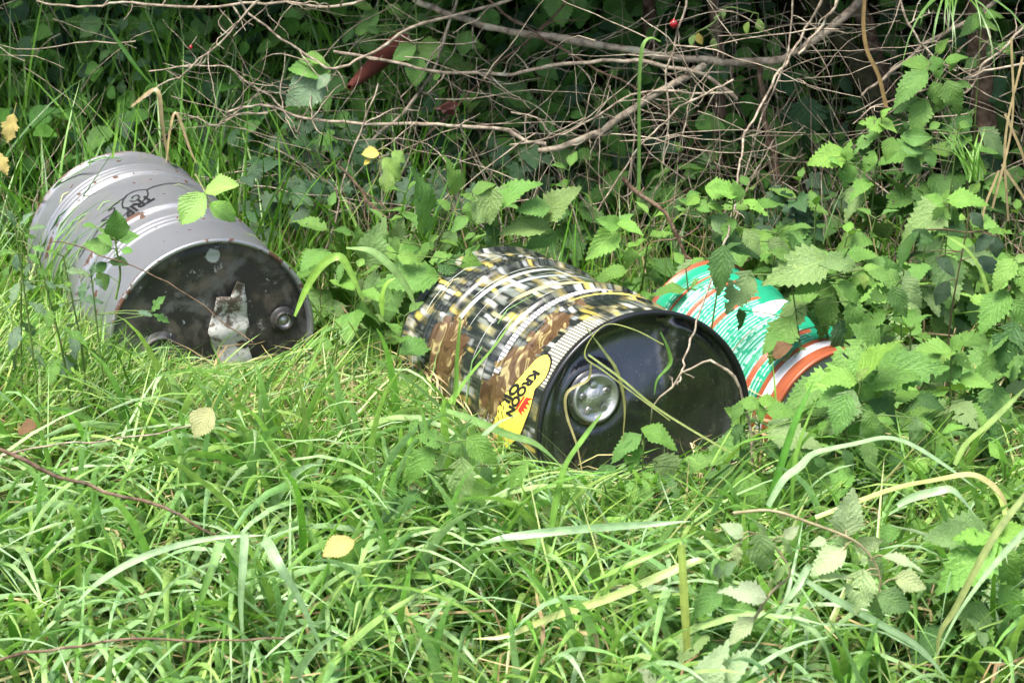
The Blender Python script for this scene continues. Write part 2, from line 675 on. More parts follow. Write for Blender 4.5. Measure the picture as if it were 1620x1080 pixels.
for wd, fz, th0, seed_ in ((.019, 12.0, .55, 3.1), (.0115, 17.0, .56, 9.7)):
    row = k.math('FLOOR', k.math('DIVIDE', uw, wd))
    edge = k.math('SUBTRACT', 1.0, k.step(k.math('ABSOLUTE', k.math('SUBTRACT', k.math('FRACT', k.math('DIVIDE', uw, wd)), .5)), .18, .5))
    rn = k.noise(k.vec(k.math('MULTIPLY', row, 7.31), k.math('ADD', seed_, k.math('MULTIPLY', z, fz))), 1.0, 1, .5)
    m_ = k.math('MULTIPLY', k.math('MULTIPLY', k.step(rn, th0 - .05, th0 + .10), edge), k.step(nb, .34, .56))
    wr = k.n('ShaderNodeTexWhiteNoise', noise_dimensions='1D')
    k.put(wr.inputs['W'], k.math('ADD', row, k.math('MULTIPLY', k.math('FLOOR', k.math('DIVIDE', z, .11)), 57.0)))
    dcol = k.ramp(wr.outputs[0], [(0, (.52, .55, .54)), (.24, (.22, .25, .22)), (.42, (.52, .43, .10)), (.66, (.46, .43, .22)), (.86, (.60, .61, .56))], 'CONSTANT')
    c = k.mix(k.math('MULTIPLY', m_, .9), c, k.mix(1.0, dcol, k.ramp(st, [(.3, (.55, .55, .55)), (.7, (1.15, 1.15, 1.15))]), 'MULTIPLY'))
for z0, w0 in ((.055, .0016), (.135, .0012), (.178, .0018), (.236, .0012), (.300, .0016), (.348, .0012)):
    f_ = k.math('SUBTRACT', 1.0, k.step(k.math('ABSOLUTE', k.math('SUBTRACT', z, z0)), w0 * .6, w0))
    c = k.mix(k.math('MULTIPLY', f_, k.step(nb, .40, .5)), c, (.40, .42, .40))


def band(cv, pos, width, col, slope=0.0, lo=None, hi=None):
    zc = k.math('ADD', z, k.math('MULTIPLY', u, slope))
    f = k.math('SUBTRACT', 1.0, k.step(k.math('ABSOLUTE', k.math('SUBTRACT', zc, pos)), width * .8, width))
    if lo is not None:
        f = k.math('MULTIPLY', f, k.math('MULTIPLY', k.step(u, lo, lo + .05), k.math('SUBTRACT', 1.0, k.step(u, hi - .05, hi))))
    return k.mix(f, cv, col)


tick = k.step(k.math('ABSOLUTE', k.math('SUBTRACT', k.math('FRACT', k.math('DIVIDE', u, .0075)), .5)), .33, .40)
rul = k.mix(tick, (.50, .49, .50), (.10, .10, .11))
c = band(c, .398, .011, rul)
c = band(c, .205, .008, (.42, .44, .44), -.10, -.26, .05)
c = band(c, .258, .008, (.30, .34, .34), -.35, -.12, .10)
c = band(c, .325, .009, (.62, .56, .26), -.30, -.11, .06)
c = band(c, .435, .008, (.66, .55, .13), -.05, -.06, .16)
c = band(c, .36, .006, (.06, .07, .07))
# gold liquid
gn = k.noise(k.vec(k.math('MULTIPLY', u, 15.0), k.math('MULTIPLY', z, 15.0)), 1.0, 4, .55, 1.2)
bx = k.math('DIVIDE', k.math('ADD', u, .215), .13)
bz = k.math('DIVIDE', k.math('SUBTRACT', k.math('ADD', z, k.math('MULTIPLY', u, -.22)), .495), .055)
rr = k.math('ADD', k.math('MULTIPLY', bx, bx), k.math('MULTIPLY', bz, bz))
gm = k.math('SUBTRACT', 1.0, k.step(k.math('ADD', rr, k.math('MULTIPLY', k.math('SUBTRACT', gn, .5), 5.0)), .85, .95))
bx2 = k.math('DIVIDE', k.math('ADD', u, .255), .085)
bz2 = k.math('DIVIDE', k.math('SUBTRACT', z, .19), .07)
r2 = k.math('ADD', k.math('MULTIPLY', bx2, bx2), k.math('MULTIPLY', bz2, bz2))
gm2 = k.math('SUBTRACT', 1.0, k.step(k.math('ADD', r2, k.math('MULTIPLY', k.math('SUBTRACT', gn, .5), 6.0)), .85, .95))
gm = k.math('MAXIMUM', gm, gm2)
sw = k.noise(k.vec(k.math('MULTIPLY', u, 15.0), k.math('MULTIPLY', z, 15.0)), 1.0, 1, .5, 2.6)
gold = k.ramp(sw, [(.3, (.045, .024, .011)), (.42, (.10, .062, .03)), (.52, (.075, .042, .018)), (.58, (.16, .11, .05)), (.62, (.34, .29, .13)), (.66, (.12, .08, .034)), (.78, (.07, .04, .018))])
c = k.mix(gm, c, gold)
# ribbed pale area and dark skirt next to the front rim
rib = k.step(k.math('ABSOLUTE', k.math('SUBTRACT', k.math('FRACT', k.math('DIVIDE', u, .006)), .5)), .2, .35)
ribc = k.mix(rib, (.58, .56, .44), (.10, .10, .08))
rf = k.math('MULTIPLY', k.step(z, .525, .530), k.math('MULTIPLY', k.step(u, -.215, -.20), k.math('SUBTRACT', 1.0, k.step(u, -.10, -.03))))
c = k.mix(rf, c, ribc)
c = k.mix(k.step(z, .572, .578), c, (.010, .011, .013))
k.base(c, .27, spec=.5)
k.bump(k.noise(co, 5, 2), .2, .008)
M['print_drum'] = k.m

k = NT('printed_green_drum')
co = k.obj()
x, y, z = k.xyz(co)
u = k.math('MULTIPLY', k.math('ARCTAN2', x, y), .13)
c = k.mix(k.noise(co, 6, 2), (.010, .23, .12), (.02, .33, .18))
line = k.step(k.math('ABSOLUTE', k.math('SUBTRACT', k.math('FRACT', k.math('DIVIDE', z, .0085)), .5)), .24, .32)
wn2 = k.n('ShaderNodeTexWhiteNoise', noise_dimensions='2D')
k.put(wn2.inputs['Vector'], k.vec(k.math('FLOOR', k.math('DIVIDE', u, .0055)), k.math('FLOOR', k.math('DIVIDE', z, .0085))))
words = k.math('MULTIPLY', line, k.step(wn2.outputs[0], .25, .3))
para = k.math('MULTIPLY', k.math('SUBTRACT', 1.0, k.step(u, -.012, -.004)), k.step(u, -.30, -.29))
words = k.math('MULTIPLY', words, k.math('MULTIPLY', para, k.math('MULTIPLY', k.step(z, .03, .04), k.math('SUBTRACT', 1.0, k.step(z, .352, .356)))))
c = k.mix(k.math('MULTIPLY', words, .75), c, (.45, .72, .62))
for z0 in (.0, .055, .105, .17, .255, .325):
    f = k.math('SUBTRACT', 1.0, k.step(k.math('ABSOLUTE', k.math('SUBTRACT', z, z0)), .0045, .0055))
    f = k.math('MULTIPLY', f, k.math('SUBTRACT', 1.0, k.step(u, .0, .006)))
    c = k.mix(f, c, (.36, .09, .04))
c = k.mix(k.step(z, .357, .358), c, (.28, .075, .032))
c = k.mix(k.math('MULTIPLY', k.step(z, .368, .369), k.math('SUBTRACT', 1.0, k.step(z, .387, .388))), c, (.55, .56, .60))
c = k.mix(k.math('SUBTRACT', 1.0, k.step(z, .009, .010)), c, (.28, .075, .032))
k.base(c, .35, spec=.45)
k.bump(k.noise(co, 9, 2), .25, .006)
M['green_print'] = k.m


def bung(name, parent, x, y, z, r, mat_skirt, mat_ring, mat_disc, h=.008):
    e_v, e_f = lathe([(0, r + .010), (.002, r + .009), (h * .6, r + .003)], 40)
    o = child(name, mesh_np(name, e_v + np.array([x, y, z]), e_f), mat_skirt, parent)
    e_v, e_f = lathe([(h * .6, r + .003), (h * .8, r + .0032), (h + .002, r + .001), (h + .003, r - .002), (h - .001, r - .0045)], 40)
    child('bung_ring', mesh_np('bung_ring', e_v + np.array([x, y, z]), e_f), mat_ring, o)
    prof = [(h - .001, r - .0044), (h - .0015, r - .006), (h - .004, r - .007), (h - .004, r * .45), (h - .001, r * .42), (h - .001, .0006)]
    v, f = lathe(prof, 40)
    child('bung_disc', mesh_np('bung_disc', v + np.array([x, y, z]), f), mat_disc, o)
    if r > .03 and mat_disc is not M['worn_black']:
        for q in range(5):
            aa = q * 1.2566 + .4
            v, f = lathe([(0, r * .17), (.0022, r * .16), (.003, r * .12), (.003, .0004)], 16)
            child('stamped_boss', mesh_np('stamped_boss', v + np.array([x + r * .58 * math.cos(aa), y + r * .58 * math.sin(aa), z + h - .0042]), f), mat_disc, o)
    return o


# --- grey drum
g = drum_root('oil_drum', 'grey', 'dented silver grey steel drum with rusty rims and worn black end, lying at left')
v, f = lathe(PROF['grey'])
child('drum_shell', mesh_np('drum_shell', v, f), M['grey_paint'], g)
v, f = lathe([(.012, .0005), (.012, .17), (.008, .186)], 64)
child('drum_base', mesh_np('drum_base', v, f), M['grey_paint'], g)


def dent_grey(x, y):
    return -.006 * np.exp(-((x - .03) ** 2 + (y - .05) ** 2) / .004) + .003 * np.sin(x * 30 + y * 12)


v, f = head_mesh('grey', .586, dent_grey)
child('drum_head', mesh_np('drum_head', v, f), M['worn_black'], g)
bung('small_bung', g, .138, .02, .588, .016, M['worn_black'], M['worn_black'], M['steel'])
bung('large_bung', g, -.096, -.012, .586, .032, M['worn_black'], M['worn_black'], M['worn_black'])
gl = lambda L_: [drum_uv('grey', 60 + a / 4.5, 240 + b / 4.5) for a, b in L_]
ribbon('printed_emblem_line', 'grey', gl([(1160, 270), (1080, 235), (980, 222), (900, 228), (830, 245), (775, 268)]), .0028, M['print_black'], g)
ribbon('printed_emblem_curl', 'grey', gl([(775, 268), (700, 275), (630, 310), (600, 360), (610, 395), (660, 390), (730, 360), (780, 310), (776, 270)]), .0028, M['print_black'], g)
ribbon('printed_emblem_spiral', 'grey', gl([(655, 350), (690, 350), (720, 325), (708, 308), (680, 315), (665, 335)]), .0028, M['print_black'], g)
ribbon('printed_emblem_wing', 'grey', gl([(630, 318), (560, 362), (500, 418), (545, 398), (525, 440), (450, 492), (512, 480), (440, 540), (380, 625), (290, 760)]), .0028, M['print_black'], g)
ribbon('printed_emblem_wing', 'grey', gl([(600, 395), (645, 408), (612, 450), (540, 500), (522, 530)]), .0028, M['print_black'], g)
g8 = lambda a_, b_: np.array(gl([(a_, b_)])[0])
t0 = g8(785, 300)
text_decal('TRIP', 'grey', t0, g8(600, 440) - t0, g8(836, 335) - t0, M['print_black'], g, bold=.03)
k = NT('torn_paper')
co = k.obj()
n = k.noise(co, 42, 5, .7)
yy = k.xyz(co)[1]
c = k.mix(k.step(k.math('ADD', n, k.math('MULTIPLY', yy, 1.5)), .52, .66), (.46, .46, .43), (.09, .07, .05))
c = k.mix(k.step(k.noise(co, 120, 2), .6, .66), c, (.25, .24, .22))
k.base(c, .85)
k.bump(k.noise(co, 50, 3), .5, .004)
M['torn_paper'] = k.m
lp = [(.046, .113), (.062, .104), (.066, .053), (.069, .023), (.062, .011), (.076, -.052), (.066, -.085), (.034, -.088), (.022, -.066), (.006, -.02), (-.009, .021), (.003, .057), (.01, .084), (.035, .083)]
bm = bmesh.new()
bm.faces.new([bm.verts.new((a, b, 0)) for a, b in lp])
bmesh.ops.triangulate(bm, faces=bm.faces[:])
for _ in range(3):
    bmesh.ops.subdivide_edges(bm, edges=[e for e in bm.edges if e.calc_length() > .014], cuts=1)
    bmesh.ops.triangulate(bm, faces=bm.faces[:])
for vv in bm.verts:
    a, b = vv.co.x, vv.co.y
    vv.co.z = .597 + .004 * math.sin(a * 90 + b * 40) + .004 * math.sin(b * 110) + max(0, b - .07) * .25
bmesh.ops.recalc_face_normals(bm, faces=bm.faces[:])
ret = bmesh.ops.solidify(bm, geom=bm.faces[:], thickness=.0006)
me = bpy.data.meshes.new('torn_label')
bm.to_mesh(me)
bm.free()
tag(child('torn_label', me, M['torn_paper'], g), 'torn dirty white paper label')

# --- black printed drum
b = drum_root('oil_drum', 'black', 'black and gold printed drum with yellow oval label and silver bung in its end')
v, f = lathe(PROF['black'], 128)
child('drum_shell', mesh_np('drum_shell', v, f), M['print_drum'], b)
v, f = lathe([(.012, .0005), (.012, .17), (.008, .186)], 64)
child('drum_base', mesh_np('drum_base', v, f), M['gloss_black'], b)


def dent_black(x, y):
    # creased end: left part leans up to the sky, right part folds away along a sharp crease
    cx = .046 - (.17 - y) * .06
    left = -.34 * np.maximum(0, y - .045)
    w_ = sstep(x - cx, 0, .016)
    right = left * (1 - w_) + w_ * (.06 * np.maximum(0, y - .02) - .10 * np.maximum(0, x - cx))
    tilt = np.where(x < cx, left, right)
    dish = -.014 * np.exp(-((x - .10) ** 2 + (y + .01) ** 2) / .006) - .010 * np.exp(-((x + .02) ** 2 + (y + .06) ** 2) / .004)
    cap = sstep(np.hypot(x + .084, y - .06), .050, .064)
    return (tilt + dish) * cap + (-.006) * (1 - cap)


v, f = head_mesh('black', .583, dent_black, 128, 44)
child('drum_head', mesh_np('drum_head', v, f), M['gloss_black'], b)
zb = float(.583 + dent_black(np.array([-.084]), np.array([.06]))[0] + .004)
bung('large_bung', b, -.084, .06, zb + .001, .0385, M['gloss_black'], M['steel'], M['bung'], .008)
bl = lambda L_: [drum_uv('black', 670 + a / 4.5, 500 + c_ / 4.5) for a, c_ in L_]
oval = bl([(880, 275), (900, 310), (893, 365), (868, 430), (820, 490), (790, 520), (775, 580), (755, 660), (720, 750), (680, 850), (600, 930), (560, 960), (515, 900), (505, 820), (510, 740), (545, 640), (580, 570), (640, 490), (700, 420), (760, 350), (810, 300), (850, 278)])
oval = catmull(np.array(oval + [oval[0]]), 60)[:-1]
cen = oval.mean(0)
decal('label_outline', 'black', [tuple(cen + (q - cen) * 1.045) for q in oval], M['print_black'], b, .0006)
lab = decal('label', 'black', [tuple(q) for q in oval], M['print_yellow'], b, .0011)
q8 = lambda a_, b_: np.array(bl([(a_, b_)])[0])
t0 = q8(786, 379)
text_decal('KROON', 'black', t0, q8(584, 694) - t0, q8(836, 408) - t0, M['print_black'], b, .0018, .055)
t0 = q8(652, 466)
text_decal('OIL', 'black', t0, q8(548, 628) - t0, q8(700, 494) - t0, M['print_black'], b, .0018, .055)
C0 = q8(722, 562)
ca, cb = q8(655, 667) - C0, q8(777, 597) - C0
cw = lambda a_, b_: tuple(C0 + ca * a_ + cb * b_)
decal('crown_mark', 'black', [cw(.06, .25), cw(-.08, .95), cw(.18, .6), cw(.30, 1.1), cw(.42, .62), cw(.56, 1.15), cw(.66, .62), cw(.80, 1.1), cw(.84, .6), cw(1.08, .95), cw(.94, .25)], M['print_red'], b, .0018)
decal('crown_band', 'black', [cw(.06, -.05), cw(.06, .12), cw(.94, .12), cw(.94, -.05)], M['print_red'], b, .0018)

# --- green drum
d = drum_root('small_drum', 'green', 'small green and orange printed drum half hidden under nettles at right')
v, f = lathe(PROF['green'], 80)
child('drum_shell', mesh_np('drum_shell', v, f), M['green_print'], d)
v, f = lathe([(.012, .0005), (.012, .115), (.008, .126)], 64)
child('drum_base', mesh_np('drum_base', v, f), M['steel'], d)
v, f = head_mesh('green', .408, None, 80, 20)
child('drum_head', mesh_np('drum_head', v, f), paint('grey_head', (.30, .31, .33), .4), d)
bung('large_bung', d, -.04, .05, .411, .028, M['steel'], M['steel'], M['bung'])
wp = [drum_uv('green', 1000 + a / 3.857, 380 + c_ / 3.857) for a, c_ in ((735, 415), (800, 385), (880, 362), (930, 360), (960, 372), (900, 420), (850, 460), (790, 465), (740, 450))]
decal('white_patch', 'green', wp, M['print_white'], d, .0008)
bp = [drum_uv('green', 1000 + a / 3.857, 380 + c_ / 3.857) for a, c_ in ((118, 310), (200, 268), (245, 272), (160, 335))]
decal('bar_code_panel', 'green', bp, M['print_black'], d, .0008)


# ------------------------------------------------------------------ grass
def gen_blades(roots, L, W, az, lean, curl, c0, c1, K=6, fold=True, twist=None, droop=1.3, layer=None, limit=None, azd=None, over=.06):
    """roots (N,2). returns V,F,cols for N ribbon blades"""
    N = len(roots)
    z0 = ground_z(roots[:, 0], roots[:, 1]) - .005
    L = L * (1 - .22 * sstep(-roots[:, 1], 1.05, 1.5))
    P = np.zeros((N, K + 1, 3))
    P[:, 0, :2] = roots
    P[:, 0, 2] = z0
    if azd is None: azd = rng.normal(0, .35, N)
    tang = np.zeros((N, K + 1, 3))
    for i in range(K):
        t = (i + .5) / K
        a = lean + curl * t ** droop
        aa = az + azd * t
        dirv = np.stack([np.sin(a) * np.cos(aa), np.sin(a) * np.sin(aa), np.cos(a)], 1)
        tang[:, i] = dirv
        P[:, i + 1] = P[:, i] + dirv * (L / K)[:, None]
    tang[:, K] = tang[:, K - 1]
    if limit is not None:
        px, py = project(P.reshape(-1, 3))
        px, py = px.reshape(N, K + 1), py.reshape(N, K + 1)
        lim = limit(px, P[:, :1, 1])
        free = rng.random(N) < over
        need = np.where(py < lim, (py[:, :1] - lim) / np.maximum(py[:, :1] - py, 1e-3), 1.0)
        s = np.clip(need.min(1), .12, 1.0)
        s = np.where(free, np.maximum(s, .8), s)
        P = P[:, :1] + (P - P[:, :1]) * s[:, None, None]
    if layer is None: layer = rng.uniform(.004, .05, N)
    gz = ground_z(P[..., 0], P[..., 1])
    tt = np.linspace(0, 1, K + 1)[None]
    P[..., 2] = np.maximum(P[..., 2], gz + layer[:, None] * np.minimum(tt * 3, 1))
    P = push_out(P.reshape(-1, 3)).reshape(N, K + 1, 3)
    T = np.gradient(P, axis=1)
    T /= np.linalg.norm(T, axis=2, keepdims=True) + 1e-9
    if twist is None: twist = rng.normal(0, .5, N)
    aa = az[:, None] + azd[:, None] * tt
    S = np.stack([-np.sin(aa), np.cos(aa), np.zeros_like(aa)], -1)
    S -= T * (S * T).sum(2, keepdims=True)
    S /= np.linalg.norm(S, axis=2, keepdims=True) + 1e-9
    B = np.cross(T, S)
    ph = twist[:, None] * (.4 + tt)
    S2 = S * np.cos(ph)[..., None] + B * np.sin(ph)[..., None]
    B2 = np.cross(T, S2)
    prof = np.minimum(1, .55 + 1.8 * tt) * (1 - tt ** 2.6) + .015
    hw = W[:, None] * .5 * prof
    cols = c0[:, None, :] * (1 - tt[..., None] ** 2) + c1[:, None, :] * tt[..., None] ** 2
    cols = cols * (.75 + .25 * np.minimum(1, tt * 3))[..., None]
    if fold:
        V = np.stack([P - S2 * hw[..., None], P + B2 * (hw * .35)[..., None], P + S2 * hw[..., None]], 2)
        m = 3
    else:
        V = np.stack([P - S2 * hw[..., None], P + S2 * hw[..., None]], 2)
        m = 2
    base = np.arange(N)[:, None, None] * (K + 1) * m
    r = np.arange(K)[None, :, None] * m
    q = np.arange(m - 1)[None, None, :]
    i0 = base + r + q
    F = np.stack([i0, i0 + 1, i0 + m + 1, i0 + m], -1).reshape(-1, 4)
    C = np.repeat(cols[:, :, None, :], m, 2)
    return V.reshape(-1, 3), F, C.reshape(-1, 3)


LINE_X = [-400, 0, 60, 130, 200, 270, 350, 430, 490, 530, 600, 650, 700, 770, 850, 950, 1060, 1150, 1200, 1260, 1330, 1420, 2000]
LINE_Y = [385, 405, 440, 470, 508, 538, 572, 572, 540, 490, 520, 560, 625, 675, 722, 748, 735, 685, 632, 625, 640, 640, 620]


def row_limit(px, y0):
    lim = np.interp(px, LINE_X, LINE_Y)
    # only what stands in front of the drums is kept low
    return np.where(y0 < -.02, lim, -9999)


def field(x, y, s, seed):
    g_ = np.random.default_rng(seed)
    o = np.zeros_like(x)
    for _ in range(7):
        fr, a, p = g_.uniform(.5, 1.6) * s, g_.uniform(0, 6.28), g_.uniform(0, 6.28)
        o += np.sin(fr * (x * math.cos(a) + y * math.sin(a)) + p)
    return o / 2.6


def free_of_drums(R_):
    keep = np.ones(len(R_), bool)
    for nm, (o, X, Y, a, R, L) in FR.items():
        m = np.column_stack([R_ - o[:2], np.full(len(R_), .04 - o[2])])
        keep &= ~((np.abs(m @ X) < R * .72) & (m @ a > -.01) & (m @ a < L + .01))
    return keep


def tufts(n, per, x0, x1, y0, y1, spread, dens=None):
    c = np.column_stack([rng.uniform(x0, x1, n), rng.uniform(y0, y1, n)])
    if dens is not None: c = c[rng.random(n) < dens(c[:, 0], c[:, 1])]
    cnt = rng.poisson(per, len(c)) + 1
    idx = np.repeat(np.arange(len(c)), cnt)
    R_ = c[idx] + rng.normal(0, spread, (len(idx), 2))
    k_ = free_of_drums(R_)
    return R_[k_], idx[k_], len(c)


GREENS = np.array([(.135, .285, .03), (.19, .375, .05), (.07, .18, .025), (.29, .46, .09), (.21, .38, .16), (.40, .44, .18)])
FINE = np.array([(.08, .18, .018), (.12, .24, .025), (.05, .12, .018), (.19, .31, .05)])  # fine grass greens, darkened to stand in for shaded gaps in the sward


def pick(pal, idx, n, p=None, jit=.14):
    ci = rng.choice(len(pal), n, p=p)
    c = pal[ci][idx] if idx is not None else pal[ci]
    return c * rng.uniform(1 - jit, 1 + jit, (len(c), 1)) * rng.uniform(.95, 1.05, c.shape)


def meadow(name, sets, mat, label, cat):
    Vs, Fs, Cs, o = [], [], [], 0
    for V, F, C in sets:
        Vs.append(V); Fs.append(F + o); Cs.append(C); o += len(V)
    me = mesh_np(name, np.vstack(Vs), np.vstack(Fs), np.vstack(Cs))
    return tag(link(name, me, mat), label, cat, kind='stuff')


sets = []
# fine undergrowth everywhere in front, coloured dark to paint shade between the broader blades
R_, ix, nc = tufts(1700, 8, -1.35, 1.35, -2.0, .75, .03)
N = len(R_)
az = (field(R_[:, 0], R_[:, 1], 2.2, 5) * 1.3 - 1.9) + rng.normal(0, .7, N)
sets.append(gen_blades(R_, rng.uniform(.07, .21, N), rng.uniform(.0018, .0042, N), az, rng.uniform(.1, .8, N), rng.uniform(.5, 1.7, N),
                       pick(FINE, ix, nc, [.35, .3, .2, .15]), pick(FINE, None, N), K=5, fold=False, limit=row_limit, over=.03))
# middling blades, matted
R_, ix, nc = tufts(1400, 7, -1.3, 1.3, -2.0, .45, .03, lambda x, y: np.where((x > .45) & (y > -.75), .35, 1.0))
N = len(R_)
taz = (field(R_[:, 0], R_[:, 1], 2.0, 9) * .45 - 1.65)
az = taz + rng.normal(0, .5, N)
sets.append(gen_blades(R_, rng.uniform(.14, .36, N), rng.uniform(.005, .0115, N), az, rng.uniform(.0, .6, N), rng.uniform(.5, 2.5, N),
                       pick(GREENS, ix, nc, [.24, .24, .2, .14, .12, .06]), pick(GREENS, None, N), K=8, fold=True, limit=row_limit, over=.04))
# broad long blades, blue-green, arching
R_, ix, nc = tufts(820, 5, -1.1, 1.1, -1.9, -.45, .025, lambda x, y: np.where((y > -.85) & (x > .3), .35, 1.0))
N = len(R_)
az = (field(R_[:, 0], R_[:, 1], 1.8, 21) * .4 - 1.65) + rng.normal(0, .45, N)
BROAD = np.array([(.27, .44, .21), (.22, .40, .10), (.38, .52, .31), (.13, .29, .045), (.32, .46, .13)])
sets.append(gen_blades(R_, rng.uniform(.28, .56, N), rng.uniform(.009, .0175, N), az, rng.uniform(.0, .5, N), rng.uniform(.8, 2.8, N),
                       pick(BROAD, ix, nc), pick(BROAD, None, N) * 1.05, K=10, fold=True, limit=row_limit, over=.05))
R_, ix, nc = tufts(330, 4, -1.15, 1.15, -1.8, -.5, .03, lambda x, y: np.where((y > -.85) & (x > .3), .35, 1.0))
N = len(R_)
sets.append(gen_blades(R_, rng.uniform(.26, .52, N), rng.uniform(.004, .011, N), rng.uniform(0, 6.28, N), rng.uniform(.35, 1.15, N), rng.uniform(.1, .9, N),
                       pick(GREENS, ix, nc, [.2, .25, .1, .22, .13, .1]), pick(GREENS, None, N), K=7, fold=True, limit=row_limit, over=.06, layer=rng.uniform(.03, .14, N)))
# taller fringe standing right in front of the drums and at their sides
for x0, x1, y0, y1, nt in ((-1.08, -.62, -.5, -.1, 200), (-1.0, -.35, -.62, -.18, 170), (-1.15, -.72, -.3, .35, 150), (-.35, .05, -.75, -.3, 90), (0., .75, -1.05, -.72, 120), (.45, 1.1, -.8, -.4, 40)):
    R_, ix, nc = tufts(nt, 7, x0, x1, y0, y1, .025)
    N = len(R_)
    az = (field(R_[:, 0], R_[:, 1], 2.0, 31) * 1.5 - 2.0) + rng.normal(0, .9, N)
    sets.append(gen_blades(R_, rng.uniform(.2, .42, N), rng.uniform(.003, .009, N), az, rng.uniform(.05, .5, N), rng.uniform(.4, 1.9, N),
                           pick(GREENS, ix, nc, [.2, .25, .15, .2, .12, .08]), pick(GREENS, None, N), K=8, fold=True, limit=row_limit, over=.12))
for x0, x1, y0, y1, nt in ((-1.0, -.35, -.55, -.28, 90), (-.2, .45, -.95, -.70, 80), (-.45, .0, -.55, -.2, 60)):
    R_, ix, nc = tufts(nt, 3, x0, x1, y0, y1, .03)
    N = len(R_)
    sets.append(gen_blades(R_, rng.uniform(.22, .36, N), rng.uniform(.0025, .006, N), rng.uniform(0, 6.28, N), rng.uniform(.05, .5, N), rng.uniform(.3, 1.8, N),
                           pick(GREENS, ix, nc), pick(GREENS, None, N), K=8, fold=True, limit=row_limit, over=.4))
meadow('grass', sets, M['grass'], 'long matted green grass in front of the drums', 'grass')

sets = []
# taller, darker grass behind the drums and under the hedge, thickest behind the grey drum
dens = lambda x, y: np.where(x < -.15, 1.0, np.where(x < .45, .35, .25)) * np.where(y > 1.0, .6, 1)
R_, ix, nc = tufts(1000, 9, -1.5, 1.5, .3, 1.5, .03, dens)
N = len(R_)
az = rng.uniform(0, 6.28, N)
DARKG = np.array([(.11, .28, .02), (.09, .22, .025), (.16, .34, .04), (.07, .18, .035)])
sets.append(gen_blades(R_, rng.uniform(.14, .36, N), rng.uniform(.0025, .006, N), az, rng.uniform(.02, .3, N), rng.uniform(.2, 1.5, N),
                       pick(DARKG, ix, nc), pick(DARKG, None, N), K=7, fold=True))
R_, ix, nc = tufts(130, 4, -1.45, -.15, .3, 1.3, .03)
N = len(R_)
sets.append(gen_blades(R_, rng.uniform(.35, .6, N), rng.uniform(.005, .0095, N), rng.uniform(0, 6.28, N), rng.uniform(.02, .25, N), rng.uniform(.2, 1.1, N),
                       pick(DARKG, ix, nc), pick(DARKG, None, N), K=9, fold=True))
meadow('hedge_grass', sets, M['grass'], 'taller darker green grass growing along the foot of the hedge', 'grass')

# straw: dead blades and stems
STRAW = np.array([(.46, .37, .20), (.54, .47, .28), (.34, .25, .13), (.42, .39, .17), (.24, .16, .09)])
sets = []
zone = lambda x, y: np.clip(.3 + .9 * np.exp(-((x + .55) ** 2 / .12 + (y + .45) ** 2 / .06)) + .5 * np.exp(-((x - .2) ** 2 / .03 + (y + 1.0) ** 2 / .03)), 0, 1)
R_, ix, nc = tufts(2300, 3, -1.3, 1.3, -1.8, .1, .05, zone)
N = len(R_)
az = rng.uniform(0, 6.28, N)
sets.append(gen_blades(R_, rng.uniform(.12, .36, N), rng.uniform(.0018, .0065, N), az, rng.uniform(.3, 1.3, N), rng.uniform(.3, 1.4, N),
                       pick(STRAW, None, N), pick(STRAW, None, N), K=6, fold=False, limit=row_limit, layer=rng.uniform(.05, .2, N), over=.08))
for x0, x1, y0, y1, nt in ((-1.05, -.25, -.62, -.2, 130), (-.3, .1, -.7, -.1, 60), (0., .8, -1.05, -.75, 60)):
    R_, ix, nc = tufts(nt, 4, x0, x1, y0, y1, .05)
    N = len(R_)
    sets.append(gen_blades(R_, rng.uniform(.16, .40, N), rng.uniform(.0016, .005, N), rng.uniform(0, 6.28, N), rng.uniform(.3, 1.1, N), rng.uniform(.2, 1.4, N),
                           pick(STRAW, None, N), pick(STRAW, None, N), K=7, fold=False, limit=row_limit, layer=rng.uniform(.06, .2, N), over=.14))
R_, ix, nc = tufts(240, 3, -1.2, 1.4, .1, 1.2, .04)
N = len(R_)
az = rng.uniform(0, 6.28, N)
sets.append(gen_blades(R_, rng.uniform(.15, .45, N), rng.uniform(.0014, .0035, N), az, rng.uniform(.05, .7, N), rng.uniform(-.2, 1.3, N),
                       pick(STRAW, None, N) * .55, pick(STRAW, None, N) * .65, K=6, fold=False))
meadow('dead_grass', sets, M['straw'], 'thin dry straw coloured grass stems tangled among the green', 'dead grass')


